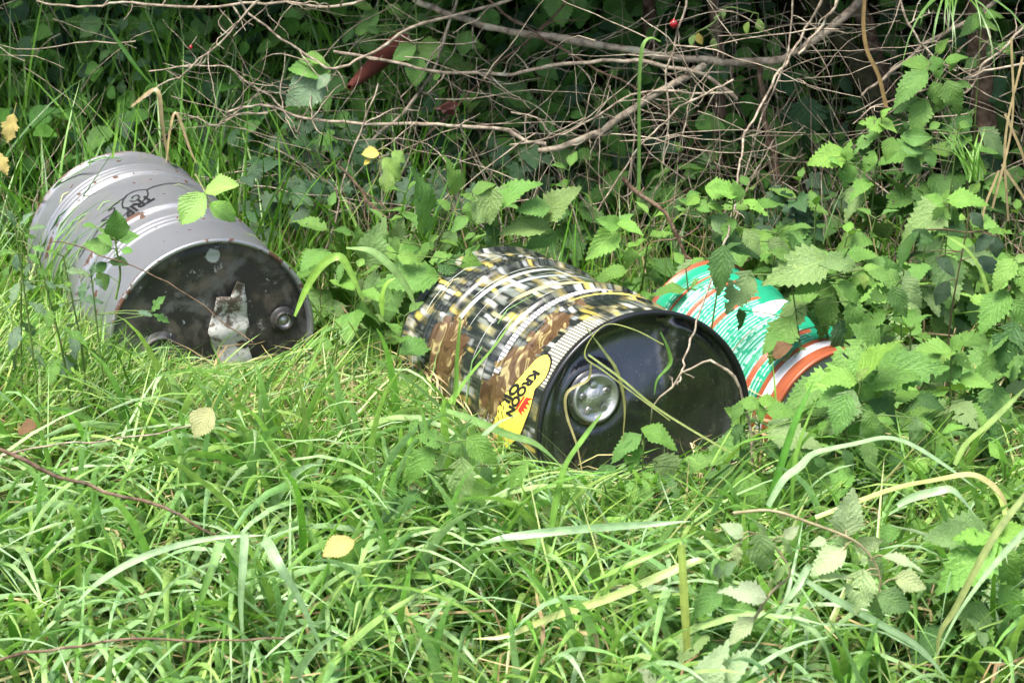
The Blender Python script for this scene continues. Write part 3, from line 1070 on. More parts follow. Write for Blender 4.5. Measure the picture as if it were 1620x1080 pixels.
# ------------------------------------------------------------------ leaves
def leaf_mesh(name, teeth=11, aspect=.64, depth=.16, peak=.30, droop=.25, fold=.18, wav=.02, cord=.0, tip=1.0, seed=0, lobes=0, bites=0):
    """one serrate leaf, length 1 along +X from base, +Z is its upper side"""
    g_ = np.random.default_rng(seed)
    rows, outer = [], []
    n = teeth * 2
    for i in range(n + 1):
        t = i / n
        w = (t / peak) ** .55 if t < peak else 1.0
        if t >= peak:
            q = (t - peak) / (1 - peak)
            w = (1 - q ** (1.25 * tip)) ** (.95)
        w *= .5 * aspect
        valley = i % 2 == 0
        wt = w * (1 - depth if valley else 1.0) * g_.uniform(.94, 1.05)
        if lobes: wt *= .62 + .38 * abs(math.sin(math.pi * (t * lobes + .15)))
        xo = t + (.02 if not valley else -.012) + .06 * (w / (.5 * aspect)) * (0.5 - peak * .6)
        rows.append((t, w, wt, xo))
    V, UV = [], []
    ph = g_.uniform(0, 6.28)
    for t, w, wt, xo in rows:
        zb = -droop * t * t
        for side, fr in ((-1, 1), (-1, .5), (0, 0), (1, .5), (1, 1)):
            yy = side * wt * fr
            xx = t + (xo - t) * fr * fr - cord * fr * (1 - t) ** 4 * .5
            zz = zb + fold * abs(yy) + wav * math.sin(t * 13 + ph + side * 1.3) * fr
            if fr == .5: zz += .010
            V.append((xx, yy, zz))
            UV.append((side * fr, t))
    F = []
    for i in range(n):
        for c_ in range(4):
            a = i * 5 + c_
            F.append((a, a + 1, a + 6, a + 5))
    for _ in range(bites):      # eaten margins and holes
        r0, side = int(g_.integers(3, n - 5)), int(g_.integers(0, 2))
        c0 = 0 if side == 0 else 3
        gone = {(r0 + q) * 4 + c0 for q in range(int(g_.integers(1, 4)))}
        F = [f_ for j_, f_ in enumerate(F) if j_ not in gone] if len(F) == n * 4 else [f_ for f_ in F if g_.random() > .02]
    return mesh_np(name, V, np.array(F), uv=UV)


NET = [leaf_mesh('nettle_leaf', 10, .84, .2, .25, dr, fo * .8, wv, .22, 1.1, s) for s, (dr, fo, wv) in enumerate([(.22, .20, .018), (.34, .28, .025), (.12, .34, .02), (.42, .12, .03), (.05, .5, .02)])]
NET += [leaf_mesh('nettle_leaf', 10, .80, .2, .25, dr, fo, .03, .22, 1.1, 80 + s, bites=2) for s, (dr, fo) in enumerate([(.3, .2), (.15, .1), (.5, .25)])]
YNG = [leaf_mesh('young_nettle_leaf', 9, .66, .18, .28, dr, fo, .02, .05, 1.1, 20 + s) for s, (dr, fo) in enumerate([(.1, .5), (.25, .35)])]
BRA = [leaf_mesh('bramble_leaflet', 13, .82, .10, .42, dr, fo, .015, .0, 1.3, 40 + s) for s, (dr, fo) in enumerate([(.15, .25), (.3, .15), (.08, .4)])]
LOB = [leaf_mesh('lobed_leaf', 9, .62, .22, .45, .25, .2, .03, 0, 1.4, 60 + s, lobes=3.2) for s in range(2)]
for m in NET + YNG: m.materials.append(M['nettle'])
for m in BRA + LOB: m.materials.append(M['bramble'])


def ivy_mesh(seed):
    g_ = np.random.default_rng(seed)
    prof = [(180, .06), (150, .34), (118, .44), (96, .30), (72, .50), (58, .60), (42, .42), (20, .66), (0, 1.0)]
    pts = [(a, r * g_.uniform(.95, 1.05)) for a, r in prof] + [(-a, r * g_.uniform(.95, 1.05)) for a, r in prof[-2:0:-1]]
    V = [(0.3, 0, .02)]
    UV = [(0, .3)]
    for a, r in pts:
        xx, yy = .3 + r * .7 * math.cos(math.radians(a)), r * .95 * math.sin(math.radians(a))
        V.append((xx, yy, -.12 * xx * xx + .15 * abs(yy) * .5))
        UV.append((yy * 2, xx))
    n = len(pts)
    F = [(0, 1 + (i + 1) % n, 1 + i) for i in range(n)]
    me = mesh_np('ivy_leaf', V, np.array(F), uv=UV)
    me.materials.append(M['ivy'])
    return me


IVY = [ivy_mesh(s) for s in range(3)]
for m in NET + YNG + BRA + LOB + IVY: m.polygons.foreach_set('use_smooth', [True] * len(m.polygons))

# colours of upper leaf faces
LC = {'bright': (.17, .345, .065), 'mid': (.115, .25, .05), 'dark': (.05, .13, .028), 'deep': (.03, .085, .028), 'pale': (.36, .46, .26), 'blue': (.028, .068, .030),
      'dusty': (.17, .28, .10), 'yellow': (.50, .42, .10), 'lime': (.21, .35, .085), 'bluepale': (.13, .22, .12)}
STEMC = {'pale': (.30, .26, .15), 'yellow': (.2, .2, .05)}


def place_leaf(parent, mesh, base, tip, roll, col, width=1.0, up=None, name='leaf', jit=.12):
    width *= random.uniform(.82, 1.1)
    X = tip - base
    L = np.linalg.norm(X)
    X = X / L
    n = nrm(nrm(CAM - base) * .62 + np.array([0, 0, 1]) * .62) if up is None else nrm(up)
    n = n - X * (n @ X)
    n = nrm(n)
    Yv = np.cross(n, X)
    c_, s_ = math.cos(roll), math.sin(roll)
    Yr, nr = Yv * c_ + n * s_, n * c_ - Yv * s_
    o = bpy.data.objects.new(name, mesh)
    COL.objects.link(o)
    m = Matrix(((X[0] * L, Yr[0] * L * width, nr[0] * L, base[0]), (X[1] * L, Yr[1] * L * width, nr[1] * L, base[1]), (X[2] * L, Yr[2] * L * width, nr[2] * L, base[2]), (0, 0, 0, 1)))
    o.parent = parent
    o.matrix_parent_inverse = Matrix.Translation(parent.location).inverted()
    o.matrix_basis = m
    cc = np.array(LC[col] if isinstance(col, str) else col) * random.uniform(1 - jit, 1 + jit)
    o.color = (cc[0] * random.uniform(.92, 1.08), cc[1], cc[2] * random.uniform(.85, 1.15), 1)
    return o


def stem_obj(parent, P, r0, r1, col, name='stem', n=None, sides=6, mat='stem'):
    P = catmull(P, n or max(6, len(P) * 4))
    v, f = tube(P, np.linspace(r0, r1, len(P)), sides)
    o = link(name, mesh_np(name, v, f), M[mat], parent)
    o.color = (*col, 1)
    return o


def explicit_plant(name, label, cat, leaves, Y, meshes=None, col='mid', scale=(1, 0, 0), group=None, stem=None, stem_col=(.10, .16, .04), base=None, stem_r=.0022, no_stem=False, dyt=.35, width=1.0, fill=None):
    """leaves: (bx,by,tx,ty[,col[,roll[,dY]]]) in crop coordinates; scale = (zoom, x offset, y offset) of the crop"""
    z, ox, oy = scale
    meshes = meshes or NET
    pts = []
    for lf in leaves:
        bx, by, tx, ty = [lf[0] / z + ox, lf[1] / z + oy, lf[2] / z + ox, lf[3] / z + oy]
        c_ = lf[4] if len(lf) > 4 and lf[4] else col
        roll = lf[5] if len(lf) > 5 and lf[5] is not None else random.gauss(0, .28)
        dY = lf[6] if len(lf) > 6 else random.uniform(-.03, .03)
        B = at(bx, by, Y + dY)
        ln = math.hypot(tx - bx, ty - by) * (B[1] - CAM[1]) / FPX
        T = at(tx, ty, Y + dY - ln * dyt)
        pts.append((B, T, c_, roll))
    top = max(pts, key=lambda q: q[0][2])[0]
    if base is None:
        cx = np.mean([q[0][0] for q in pts])
        base = np.array([cx + random.uniform(-.03, .03), Y + .02, float(ground_z(cx, Y)) - .01])
    else:
        base = np.asarray(base, float)
    e = empty(name, base, label, cat, group)
    if stem is not None:
        SP = np.array([at(a / z + ox, b_ / z + oy, Y + (q[0] if q else 0)) for a, b_, *q in stem])
    else:
        SP = np.array([base, base * .5 + top * .5 + np.array([random.uniform(-.02, .02), .01, 0]), top])
    if not no_stem:
        stem_obj(e, SP, stem_r, stem_r * .6, STEMC.get(col, stem_col))
    D = catmull(SP, 24)
    for B, T, c_, roll in pts:
        place_leaf(e, random.choice(meshes), B, T, roll, c_, width)
        j = np.argmin(np.linalg.norm(D - B, axis=1) + np.maximum(0, D[:, 2] - B[2]) * .5)
        if np.linalg.norm(D[j] - B) > .004:
            mid = (D[j] + B) / 2 + np.array([0, 0, .004])
            stem_obj(e, [D[j], mid, B], .0011, .0009, STEMC.get(col, stem_col), 'leaf_stalk', 5, 4)
    if fill is None: fill = 22 if (cat == 'nettle' and stem is None and col != 'pale' and len(leaves) > 3) else 0
    for i in range(fill):
        f_ = random.uniform(.2, .82)
        pos = D[int(f_ * 23)]
        a = random.uniform(0, 6.283)
        dr = random.uniform(-.9, -.05)
        d_ = np.array([math.cos(a) * math.cos(dr), math.sin(a) * math.cos(dr), math.sin(dr)])
        B = pos + d_ * random.uniform(.015, .03)
        sz = random.uniform(.055, .095)
        place_leaf(e, random.choice(meshes), B, B + d_ * sz, random.gauss(0, .25), random.choice(['mid', 'mid', 'dark', 'dusty'] if cat == 'nettle' else ['bluepale', 'mid']), up=np.array([0, -.35, 1.0]))
        stem_obj(e, [pos, B + d_ * sz * .05], .0011, .0009, stem_col, 'leaf_stalk', 2, 4)
    return e


Z6 = (2.4, 1080, 270)
NG = 'nettles among the drums'
explicit_plant('nettle', 'bright yellow-green nettle in front of the green drum end', 'nettle', [
    (665, 800, 745, 912, 'bright'), (652, 792, 535, 770, 'bright'), (682, 780, 800, 648, 'bright'), (700, 805, 905, 780, 'mid'), (640, 850, 560, 1010, 'dusty'), (700, 905, 640, 1062, 'mid'),
    (760, 760, 1010, 742, 'mid'), (665, 790, 700, 745, 'lime'), (665, 795, 640, 830, 'lime'), (720, 880, 850, 960, 'dark'), (630, 840, 500, 890, 'mid'), (690, 950, 770, 1075, 'dark')], -.80, col='bright', scale=Z6, group=NG)
explicit_plant('nettle', 'low bright nettle between the black drum end and the green drum', 'nettle', [
    (285, 880, 205, 882, 'bright'), (295, 870, 382, 884, 'bright'), (290, 890, 300, 960, 'bright'), (250, 900, 165, 1000, 'mid'), (345, 920, 432, 922, 'mid'), (230, 950, 160, 900, 'mid'), (340, 960, 480, 1010, 'dusty'), (230, 970, 150, 1060, 'dark')], -.78, col='bright', scale=Z6, group=NG)
explicit_plant('nettle', 'nettle leaves masking the front end of the green drum', 'nettle', [
    (1345, 575, 1296, 640, 'bright'), (1362, 570, 1392, 645, 'mid'), (1352, 562, 1424, 580, 'bright'), (1340, 600, 1328, 680, 'mid'), (1305, 622, 1245, 655, 'mid'), (1388, 548, 1352, 512, 'mid'), (1375, 600, 1430, 660, 'dark'), (1290, 640, 1262, 710, 'dusty'), (1330, 640, 1390, 700, 'mid'), (1350, 570, 1340, 545, 'lime'), (1362, 545, 1310, 602, 'mid', 0, -.04), (1332, 592, 1258, 630, 'bright', 0, -.06), (1300, 606, 1238, 646, 'mid', 0, -.06), (1375, 560, 1340, 625, 'bright', 0, -.08)], -.70, col='mid', group=NG)
explicit_plant('nettle', 'large spreading nettle hanging over the upper side of the green drum', 'nettle', [
    (640, 360, 510, 318, 'dusty'), (540, 345, 315, 398, 'dusty'), (565, 480, 500, 632, 'mid'), (640, 495, 665, 662, 'mid'), (455, 512, 332, 622, 'dusty'), (690, 375, 640, 440, 'bright'), (690, 372, 742, 352, 'bright'), (690, 395, 690, 452, 'lime'),
    (250, 395, 165, 545, 'dusty'), (215, 530, 235, 605, 'dark'), (600, 430, 690, 500, 'mid'), (520, 400, 420, 470, 'mid'), (600, 585, 652, 740, 'deep'), (400, 330, 330, 300, 'mid'), (590, 330, 620, 290, 'mid')], -.36, col='dusty', scale=Z6, group=NG)
explicit_plant('nettle', 'nettle with two broad leaves right of the green drum', 'nettle', [
    (795, 440, 690, 505, 'mid'), (830, 415, 915, 512, 'dusty'), (810, 420, 780, 330, 'mid'), (820, 430, 730, 360, 'mid'), (800, 450, 850, 560, 'dark'), (760, 540, 660, 600, 'mid'), (735, 570, 740, 655, 'bright')], -.30, scale=Z6, group=NG)
explicit_plant('nettle', 'nettle at the right edge with bright drooping leaves', 'nettle', [
    (1255, 345, 1165, 442, 'bright'), (1275, 360, 1300, 470, 'bright'), (1265, 340, 1320, 330, 'lime'), (1225, 470, 1120, 618, 'mid'), (1255, 590, 1195, 755, 'dark'), (1260, 500, 1330, 600, 'mid'), (1230, 620, 1150, 700, 'mid')], -.62, scale=Z6, group=NG)
explicit_plant('nettle', 'bright pale nettle with split top leaves, upper right above the nettle bed', 'nettle', [
    (985, 125, 920, 92, 'bright'), (1000, 130, 826, 235, 'dusty'), (1015, 112, 1155, 100, 'bright'), (990, 140, 960, 230, 'mid'), (1005, 140, 1060, 210, 'mid'), (990, 120, 1010, 70, 'bright')], .02, scale=Z6, group=NG)
explicit_plant('nettle', 'light green nettle behind the gap between the black and green drums', 'nettle', [
    (195, 90, 95, 62, 'bright'), (235, 115, 335, 165, 'bright'), (215, 110, 200, 40, 'bright'), (190, 185, 145, 265, 'mid'), (100, 130, 160, 150, 'bright'), (60, 100, 10, 130, 'bright'), (240, 230, 300, 320, 'dusty'), (330, 270, 410, 310, 'dusty')], -.02, scale=Z6, group=NG)
explicit_plant('nettle', 'nettle with yellow-green side leaves near the right edge, below the bramble', 'nettle', [
    (1020, 690, 875, 680, 'bright'), (1030, 700, 1110, 745, 'bright'), (1055, 790, 1180, 805, 'bright'), (1020, 690, 1085, 595, 'mid'), (1040, 700, 960, 740, 'lime'), (1050, 740, 950, 800, 'mid'), (1060, 880, 1000, 1010, 'dusty'), (1070, 860, 1120, 960, 'dark'), (900, 860, 1000, 900, 'dark'), (930, 930, 870, 1050, 'mid')], -.68, scale=Z6, group=NG)
explicit_plant('bramble', 'dark blue-green bramble with curled leaves in the nettle bed at right', 'bramble', [
    (1175, 240, 1110, 300, 'blue'), (1120, 330, 1215, 385, 'blue'), (1185, 250, 1200, 330, 'blue'), (960, 330, 1040, 395, 'blue'), (900, 225, 805, 375, 'dark', .9), (870, 230, 955, 270, 'dark', .6), (1090, 160, 1150, 210, 'blue'), (1010, 420, 960, 510, 'blue'), (920, 310, 850, 330, 'deep')], -.12, BRA, scale=Z6, stem_col=(.12, .09, .05))
Z8 = (4, 760, 240)
explicit_plant('nettle', 'fresh light green nettle sprig above the back of the black drum', 'nettle', [
    (865, 470, 735, 425, 'bright'), (880, 460, 1035, 525, 'bright'), (878, 455, 965, 390, 'bright'), (860, 505, 665, 685, 'bright'), (955, 620, 940, 750, 'bright'), (870, 460, 860, 410, 'lime')], -.12, col='bright', scale=Z8, group=NG, stem=[(700, 560, .25), (860, 590, .02), (880, 560), (872, 465)])
explicit_plant('nettle', 'greyish nettle with broad holed leaves behind the black drum', 'nettle', [
    (410, 470, 120, 500, 'dusty'), (405, 405, 600, 212, 'dusty'), (420, 355, 228, 350, 'mid'), (105, 325, 298, 142, 'mid'), (60, 240, 60, 465, 'dusty'), (465, 520, 285, 605, 'mid'), (-40, 250, 80, 190, 'mid'), (480, 380, 600, 300, 'dark')], .08, scale=Z8, group=NG)
explicit_plant('nettle', 'small leaved nettle beside the brown stems above the green drum', 'nettle', [
    (1290, 370, 1225, 340, 'mid'), (1380, 350, 1540, 350, 'mid'), (1440, 230, 1620, 250, 'bright'), (1310, 280, 1385, 255, 'mid'), (1330, 330, 1250, 300, 'mid'), (1480, 420, 1620, 540, 'dusty'), (1480, 400, 1420, 470, 'dark'), (1400, 380, 1470, 320, 'mid')], .02, scale=Z8, group=NG)
explicit_plant('nettle', 'single dark drooping nettle leaf over the top of the green drum', 'nettle', [(1540, 620, 1495, 910, 'dark', .15), (1545, 620, 1640, 560, 'dark')], -.34, scale=Z8, group=NG)
Z9 = (4, 400, 240)
explicit_plant('nettle', 'leggy nettle with narrow upright leaves between the two large drums', 'nettle', [
    (1085, 485, 1102, 135, 'mid', 1.15), (1275, 255, 1292, 65, 'mid', 1.1), (720, 690, 815, 475, 'dusty', .6), (660, 605, 682, 480, 'mid', .9), (895, 570, 955, 428, 'dusty', .9), (1240, 360, 1170, 300, 'bright'), (1350, 420, 1250, 510, 'mid'), (1270, 510, 1190, 630, 'dusty'), (1110, 580, 1060, 670, 'mid'), (880, 540, 920, 640, 'mid'), (1120, 560, 1180, 530, 'bright'), (590, 700, 520, 850, 'mid', .8), (640, 780, 610, 970, 'mid', 1.0), (780, 780, 720, 1010, 'dusty', .7)], .02, scale=Z9, group=NG)
explicit_plant('nettle', 'nettle with one very broad leaf left of the black drum', 'nettle', [
    (1140, 790, 795, 800, 'mid', -.2), (930, 660, 1070, 690, 'bright'), (1190, 830, 1190, 1005, 'mid'), (1375, 650, 1398, 930, 'mid', .8), (1060, 850, 1090, 980, 'mid', .5), (1130, 690, 1260, 640, 'mid'), (1180, 700, 1330, 780, 'dark'), (1000, 740, 880, 700, 'dark')], -.10, scale=Z9, group=NG)
explicit_plant('nettle', 'tall pale nettle top with several large leaves behind the black drum, left side', 'nettle', [
    (1420, 420, 1610, 215, 'dusty'), (1470, 340, 1565, 465, 'dusty'), (1400, 300, 1325, 260, 'mid'), (1360, 330, 1390, 470, 'bright', .7), (1420, 280, 1470, 190, 'mid'), (1490, 470, 1540, 650, 'dark'), (1400, 520, 1330, 560, 'mid')], .12, scale=Z9, group=NG)
explicit_plant('creeper', 'yellowing creeper with scalloped leaves hanging from a thin stem', 'creeper', [
    (825, 40, 935, 170, 'lime'), (855, 120, 838, 262, 'lime'), (800, 10, 690, 15, 'yellow'), (880, 0, 960, 60, 'lime'), (745, 50, 700, 80, 'yellow')], .40, BRA, scale=Z9, stem=[(615, 430, 0), (730, 260), (790, 150), (810, 60), (825, -60)], stem_col=(.2, .25, .07), stem_r=.0016)
ZL = (4.153, 0, 300)
explicit_plant('bramble', 'small green bramble shoot lying against the side of the grey drum', 'bramble', [
    (762, 335, 762, 140, 'mid'), (785, 335, 890, 285, 'mid'), (745, 322, 668, 245, 'mid'), (632, 250, 538, 235, 'mid'), (735, 392, 570, 342, 'mid'), (720, 470, 840, 480, 'dark'), (700, 480, 620, 540, 'dark'), (640, 540, 700, 660, 'mid'), (640, 300, 740, 370, 'mid'), (800, 400, 870, 400, 'mid')], -.52, BRA, col='mid', scale=ZL, stem=[(760, 720), (790, 560), (770, 420), (755, 330)])
explicit_plant('thistle', 'pale grey-green lobed leaf plant at the foot of the grey drum', 'weed', [
    (600, 570, 436, 505, 'bluepale'), (600, 570, 620, 490, 'bluepale'), (560, 600, 520, 720, 'bluepale'), (620, 580, 680, 640, 'bluepale'), (1000, 830, 910, 790, 'bluepale'), (1000, 800, 1060, 700, 'mid'), (1010, 820, 1110, 860, 'mid')], -.66, LOB, scale=ZL)
explicit_plant('thistle', 'leafy grey-green weed at the left edge beside the grey drum', 'weed', [
    (100, 240, 60, 130, 'bluepale'), (130, 240, 190, 140, 'bluepale'), (190, 260, 290, 230, 'bluepale'), (160, 300, 230, 310, 'mid'), (100, 300, 10, 270, 'bluepale'), (110, 420, 110, 540, 'bluepale'), (60, 400, -20, 430, 'mid'), (180, 420, 260, 470, 'mid'), (200, 480, 150, 570, 'bluepale'), (240, 520, 320, 560, 'mid'), (60, 500, 10, 590, 'mid'), (210, 380, 290, 390, 'mid'), (300, 600, 370, 650, 'bluepale'), (130, 600, 220, 640, 'bluepale')], -.62, LOB, scale=ZL)
Z5b = (4.5, 60, 240)
explicit_plant('bramble', 'fresh lime green three-leaf bramble sprig over the grey drum', 'bramble', [
    (1190, 288, 1425, 225, 'lime'), (1188, 295, 1015, 515, 'lime'), (1222, 365, 1408, 485, 'bright')], -.28, BRA, col='lime', scale=Z5b, stem=[(1120, 160, .45), (1160, 230, .2), (1190, 290), (1222, 365)], stem_col=(.25, .27, .10), stem_r=.0015)
ZT = (5.4, 500, 40)
explicit_plant('bramble', 'green three-leaf bramble hanging in the hedge above the red-brown pipe', 'bramble', [
    (850, 180, 655, 292, 'mid'), (862, 190, 1105, 215, 'mid'), (860, 240, 850, 525, 'mid'), (1130, 380, 1050, 370, 'dark'), (1060, 420, 1000, 470, 'mid'), (330, 60, 450, 20, 'mid'), (440, 20, 540, 70, 'dark')], .74, BRA, scale=ZT, stem=[(860, 560), (862, 300), (862, 190), (858, 0), (850, -250)])
explicit_plant('hawthorn_shoot', 'bright hawthorn-like leaf cluster hanging from a forked twig upper left', 'hedge shoot', [
    (525, 112, 462, 98, 'mid'), (520, 117, 452, 160, 'bluepale'), (522, 118, 500, 140, 'bluepale'), (515, 100, 480, 85, 'bright')], .60, BRA, stem=[(540, 90), (527, 108), (520, 118)], base=at(527, 108, .6))
ZR = (3.6, 1220, 0)
explicit_plant('nettle', 'tall dusty nettle in the hedge shade at upper right, under the grass tuft', 'nettle', [
    (900, 372, 752, 345, 'mid'), (870, 425, 682, 575, 'mid'), (875, 585, 795, 780, 'mid'), (930, 480, 975, 620, 'mid'), (1010, 478, 1075, 660, 'mid'), (1060, 478, 1145, 500, 'mid'), (920, 330, 975, 455, 'mid'), (1000, 350, 1100, 300, 'mid'), (820, 560, 700, 640, 'dark'), (990, 560, 900, 640, 'dark'), (950, 300, 1010, 220, 'mid'), (1020, 400, 1060, 330, 'mid')], .42, scale=ZR, group=NG)
explicit_plant('nettle', 'nettle in the top right corner among dry stems', 'nettle', [
    (1200, 80, 1145, 170, 'mid'), (1190, 130, 1300, 155, 'mid'), (1190, 110, 1075, 190, 'dark'), (1200, 80, 1180, 30, 'mid'), (1280, 240, 1230, 330, 'dark'), (1300, 260, 1410, 310, 'mid'), (1160, 340, 1100, 400, 'dark'), (1220, 90, 1320, 70, 'mid')], .62, scale=ZR, group=NG)
explicit_plant('nettle', 'middle sized nettle below the drooping twig at right', 'nettle', [
    (640, 718, 505, 690, 'bright'), (610, 690, 720, 755, 'bright'), (595, 750, 455, 870, 'mid'), (690, 795, 650, 920, 'mid'), (580, 870, 525, 995, 'mid'), (410, 880, 205, 925, 'bright'), (430, 905, 440, 815, 'bright'), (445, 930, 415, 1080, 'mid'), (630, 660, 670, 610, 'bright'), (500, 820, 600, 880, 'dark'), (330, 900, 390, 940, 'bright')], .30, scale=ZR, group=NG)
explicit_plant('weed', 'round leaved green weed right of the drooping twig nettle', 'weed', [
    (740, 775, 915, 785, 'mid'), (735, 830, 865, 850, 'mid'), (880, 850, 935, 950, 'mid'), (960, 700, 900, 740, 'mid'), (1070, 700, 1130, 720, 'mid'), (760, 900, 850, 990, 'dark'), (780, 740, 760, 690, 'dark')], .36, BRA, scale=ZR)
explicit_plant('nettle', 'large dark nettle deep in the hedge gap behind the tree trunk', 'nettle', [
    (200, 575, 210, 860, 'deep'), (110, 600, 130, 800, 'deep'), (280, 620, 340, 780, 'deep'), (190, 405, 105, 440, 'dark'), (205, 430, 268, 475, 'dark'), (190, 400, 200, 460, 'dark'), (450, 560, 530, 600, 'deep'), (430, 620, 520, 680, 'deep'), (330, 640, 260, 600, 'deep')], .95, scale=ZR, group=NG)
ZB = (2.7, 1020, 700)
explicit_plant('nettle', 'collapsed nettle lying in the grass, its pale leaf undersides turned up', 'nettle', [
    (855, 378, 892, 200, 'pale'), (772, 420, 700, 442, 'pale'), (845, 462, 700, 565, 'pale'), (930, 558, 900, 748, 'pale'), (1035, 490, 1200, 522, 'pale'), (1080, 580, 1205, 622, 'pale', .2), (905, 440, 1025, 428, 'pale', 1.0), (870, 580, 715, 558, 'pale', .7), (960, 500, 1040, 580, 'dusty'), (850, 430, 800, 400, 'dusty'), (985, 660, 1000, 780, 'dusty'), (1010, 650, 1150, 720, 'dusty', .6)], -1.52, col='pale', scale=ZB, group=NG, stem=[(380, 300, .02), (540, 290, .0), (700, 340), (880, 410), (960, 480), (1005, 570), (998, 660)], dyt=.12)
explicit_plant('nettle', 'wilted pale nettle stalk left of the collapsed nettle', 'nettle', [
    (412, 395, 338, 340, 'pale'), (385, 445, 400, 525, 'pale'), (500, 662, 348, 598, 'pale'), (455, 758, 340, 858, 'pale'), (485, 400, 520, 570, 'dusty'), (550, 520, 480, 470, 'dusty', .8), (600, 400, 660, 360, 'pale'), (590, 420, 640, 480, 'dusty'), (560, 590, 610, 500, 'dusty'), (520, 410, 490, 330, 'dusty')], -1.54, col='pale', scale=ZB, group=NG, stem=[(450, 780), (540, 640), (620, 560), (560, 450), (470, 390)], dyt=.1)
explicit_plant('nettle', 'small green nettle seedling in the grass under the wilted stalk', 'nettle', [
    (325, 565, 268, 515, 'bluepale'), (315, 635, 195, 732, 'mid'), (330, 600, 355, 695, 'bright'), (340, 560, 390, 500, 'bluepale'), (325, 600, 320, 570, 'lime')], -1.40, scale=ZB, group=NG)
explicit_plant('nettle', 'bright yellow-green nettle at lower right with a holed crown', 'nettle', [
    (1478, 405, 1320, 395, 'bright'), (1490, 430, 1245, 625, 'bright'), (1500, 400, 1640, 365, 'bright'), (1475, 330, 1440, 235, 'bright'), (1520, 470, 1610, 650, 'mid'), (1470, 410, 1190, 405, 'dusty'), (1420, 690, 1395, 890, 'dusty'), (1490, 395, 1530, 310, 'lime'), (1490, 410, 1500, 470, 'lime'), (1530, 620, 1620, 760, 'mid')], -1.30, col='bright', scale=ZB, group=NG)
explicit_plant('nettle', 'pale nettle tips rising at the bottom edge of the picture', 'nettle', [
    (255, 1040, 322, 885, 'pale', .3), (320, 1070, 445, 875, 'pale', -.2), (60, 1010, 150, 1030, 'pale'), (40, 1030, -20, 960, 'pale'), (240, 1040, 160, 1060, 'dusty')], -1.6, col='pale', scale=ZB, group=NG)
Z12 = (4.91, 1160, 600)
explicit_plant('nettle', 'broad leaved nettle behind the blue-green arching grass blade', 'nettle', [
    (1062, 262, 1062, 500, 'mid'), (1060, 480, 1065, 760, 'dusty'), (880, 140, 790, 440, 'mid'), (1120, 290, 1260, 340, 'mid'), (860, 560, 950, 700, 'dark'), (1300, 570, 1200, 700, 'dark'), (640, 620, 760, 700, 'dark'), (1420, 300, 1400, 500, 'dusty')], -.90, scale=Z12, group=NG)
explicit_plant('nettle', 'shaded nettle leaves at the foot of the black drum, right side', 'nettle', [
    (275, 240, 495, 250, 'mid'), (300, 420, 700, 480, 'dusty'), (60, 200, -20, 330, 'mid'), (60, 360, -30, 500, 'dark'), (250, 500, 260, 610, 'dusty', .7), (330, 560, 480, 640, 'dark'), (120, 560, 30, 640, 'dark'), (520, 500, 640, 560, 'dark')], -.86, scale=Z12, group=NG)
Z13 = (4, 540, 640)
explicit_plant('nettle', 'dusty flat nettle in the grass in front of the black drum', 'nettle', [
    (565, 290, 385, 490, 'mid', -.1), (760, 362, 748, 655, 'dusty', .1), (815, 220, 1000, 385, 'mid'), (1165, 375, 1045, 535, 'mid'), (640, 230, 480, 190, 'mid'), (700, 250, 760, 340, 'mid'), (620, 250, 560, 300, 'mid'), (900, 400, 950, 500, 'dark'), (480, 100, 410, 180, 'mid')], -1.08, scale=Z13, group=NG)
explicit_plant('nettle', 'small nettle tucked under the silver bung of the black drum', 'nettle', [
    (1010, 690, 960, 720, 'mid'), (1020, 680, 1075, 700, 'mid'), (1040, 730, 1100, 760, 'dusty'), (1000, 700, 1000, 750, 'mid'), (1080, 740, 1140, 720, 'mid'), (970, 740, 930, 770, 'dark')], -.80, group=NG)


